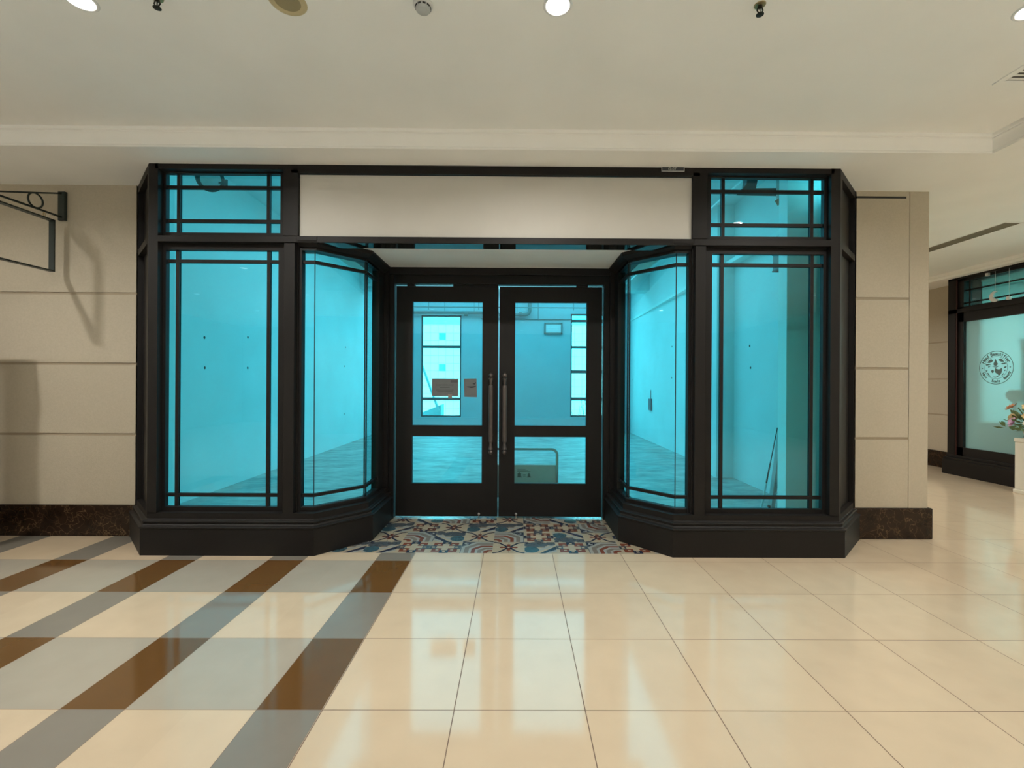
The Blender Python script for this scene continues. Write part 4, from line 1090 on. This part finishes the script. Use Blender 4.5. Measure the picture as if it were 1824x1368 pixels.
# pedestal with flowers
PX_, PY_ = 7.42, 6.42
t = thing('flower_pedestal', (PX_, PY_, 0), 'white pedestal in front of the far shop at the right edge', 'pedestal')
p = MB(); p.box(PX_ - .155, PX_ + .155, PY_ - .155, PY_ + .155, 0, .72); obj('column', p, PEDW, t, bevel=.006)
p = MB(); p.box(PX_ - .163, PX_ + .163, PY_ - .163, PY_ + .163, .72, .775); obj('cap', p, PEDW, t, bevel=.008)
p = MB(); p.box(PX_ - .168, PX_ + .168, PY_ - .168, PY_ + .168, 0, .05); obj('base', p, PEDW, t, bevel=.006)
t = thing('flower_arrangement', (PX_, PY_, .775), 'arrangement of cream, peach and lilac flowers on the white pedestal', 'flowers')
p = MB(); p.lathe([(.10, 0), (.13, .03), (.14, .10), (.12, .11)], (PX_, PY_, .775), n=20); obj('bowl', p, PEDW, t, smooth=True)
p = MB()
for k in range(150):
    a = rnd.uniform(0, 2 * PI); e = rnd.uniform(-.15, 1.3); L = rnd.uniform(.12, .33)
    d = Vector((math.cos(a) * math.cos(e), math.sin(a) * math.cos(e), math.sin(e))); c_ = Vector((PX_, PY_, .90)) + d * L
    ln = (d + Vector((rnd.uniform(-.6, .6), rnd.uniform(-.6, .6), rnd.uniform(-.5, .5)))).normalized() * rnd.uniform(.07, .13)
    sd = ln.cross(Vector((rnd.random(), rnd.random(), rnd.random()))).normalized() * rnd.uniform(.015, .028)
    if max(c_.x, (c_ + ln).x) > XF - .06: continue
    p.add([c_, c_ + ln * .5 + sd, c_ + ln, c_ + ln * .5 - sd], [(0, 1, 2, 3)])
for k in range(16):
    a = rnd.uniform(0, 2 * PI); e = rnd.uniform(.2, 1.3); d = Vector((math.cos(a) * math.cos(e), math.sin(a) * math.cos(e), math.sin(e)))
    if d.x * .36 + PX_ > XF - .06: continue
    p.tube([(PX_, PY_, .86), Vector((PX_, PY_, .90)) + d * .36], .004, 6)
obj('foliage', p, LEAF, t, fixn=False)
def bloom(c_, d, r, mat, layers=3):
    d = Vector(d).normalized(); u = d.orthogonal().normalized(); v = d.cross(u); p = MB()
    for l in range(layers):
        n = 6; rr = r * (1 - .24 * l); lift = .25 + .30 * l
        for k in range(n):
            a = 2 * PI * (k + .5 * l) / n; o = u * math.cos(a) + v * math.sin(a); tg = -u * math.sin(a) + v * math.cos(a)
            c0_ = Vector(c_) + d * r * .05 * l
            tip = c0_ + o * rr + d * rr * lift; mid = c0_ + o * rr * .6 + d * rr * lift * .35
            w_ = rr * .42
            p.add([c0_, mid + tg * w_, tip + tg * w_ * .55, tip + o * rr * .08, tip - tg * w_ * .55, mid - tg * w_], [(0, 1, 2, 3, 4, 5)])
    p.sphere(Vector(c_) + d * r * .15, r * .22, 8, 6)
    obj('flower_head', p, mat, t, fixn=False)
B0 = Vector((PX_, PY_, .90))
spec = [((-.20, -.22, .28), .085, PETAL_P), ((-.22, -.18, -.02), .085, PETAL_Y), ((-.10, -.28, .10), .075, PETAL_O), ((-.33, -.16, .33), .05, PETAL_Y), ((-.02, -.25, .42), .07, PETAL_Y),
        ((-.31, -.14, .10), .04, PETAL_W), ((-.16, -.26, -.10), .055, PETAL_Y), ((-.20, -.20, .44), .04, PETAL_Y), ((-.30, -.12, .20), .04, PETAL_Y), ((.08, -.3, .28), .085, PETAL_P),
        ((.12, -.28, .05), .08, PETAL_Y), ((.24, -.2, .2), .07, PETAL_O), ((0, -.1, .48), .07, PETAL_W), ((.15, .1, .40), .08, PETAL_P), ((-.15, .2, .3), .08, PETAL_O),
        ((.2, .2, .1), .08, PETAL_Y), ((-.24, .1, .1), .07, PETAL_P), ((0, .3, .15), .08, PETAL_Y), ((-.16, -.24, .19), .045, PETAL_W), ((-.08, -.27, .34), .05, PETAL_O)]
spec = [q for q in spec if q[0][0] < .07]
for off, r, m in spec: bloom(B0 + Vector(off), off, r, m)

# ------------------------------------------------------------------ daylight outside
wd = bpy.data.worlds.new('sky'); scn.world = wd; wd.use_nodes = True
nt = wd.node_tree; nt.nodes.clear()
bg = nt.nodes.new('ShaderNodeBackground'); ou = nt.nodes.new('ShaderNodeOutputWorld')
bg.inputs[0].default_value = (.10, .80, 1.0, 1); bg.inputs[1].default_value = 6.0
nt.links.new(bg.outputs[0], ou.inputs[0])
sl = bpy.data.lights.new('sun', 'SUN'); sl.energy = 17; sl.color = (.34, .96, 1.); sl.angle = math.radians(3)
so = bpy.data.objects.new('sun', sl); COL.objects.link(so)
so.rotation_euler = Vector((.25, .75, -.62)).to_track_quat('-Z', 'Y').to_euler(); so.location = (0, 0, 30)
for W in (W1, W2):      # sky portals in the two window openings
    la = bpy.data.lights.new('window_portal', 'AREA'); la.shape = 'RECTANGLE'; la.size = W[1] - W[0]; la.size_y = W[3] - W[2]
    la.cycles.is_portal = True
    lo = bpy.data.objects.new('window_portal', la); COL.objects.link(lo)
    lo.location = ((W[0] + W[1]) / 2, YB + .19, (W[2] + W[3]) / 2); lo.rotation_euler = (-PI / 2, 0, 0)

# ------------------------------------------------------------------ view
vs_ = scn.view_settings
scn.display_settings.display_device = 'sRGB'
vs_.view_transform = 'Standard'; vs_.look = 'None'; vs_.gamma = 1.; vs_.use_curve_mapping = False
vs_.exposure = 0.
cy = scn.cycles
cy.max_bounces = 14; cy.diffuse_bounces = 8; cy.glossy_bounces = 6; cy.transparent_max_bounces = 16; cy.transmission_bounces = 8
cy.use_denoising = True; cy.sample_clamp_indirect = 8.; cy.caustics_reflective = False; cy.caustics_refractive = False
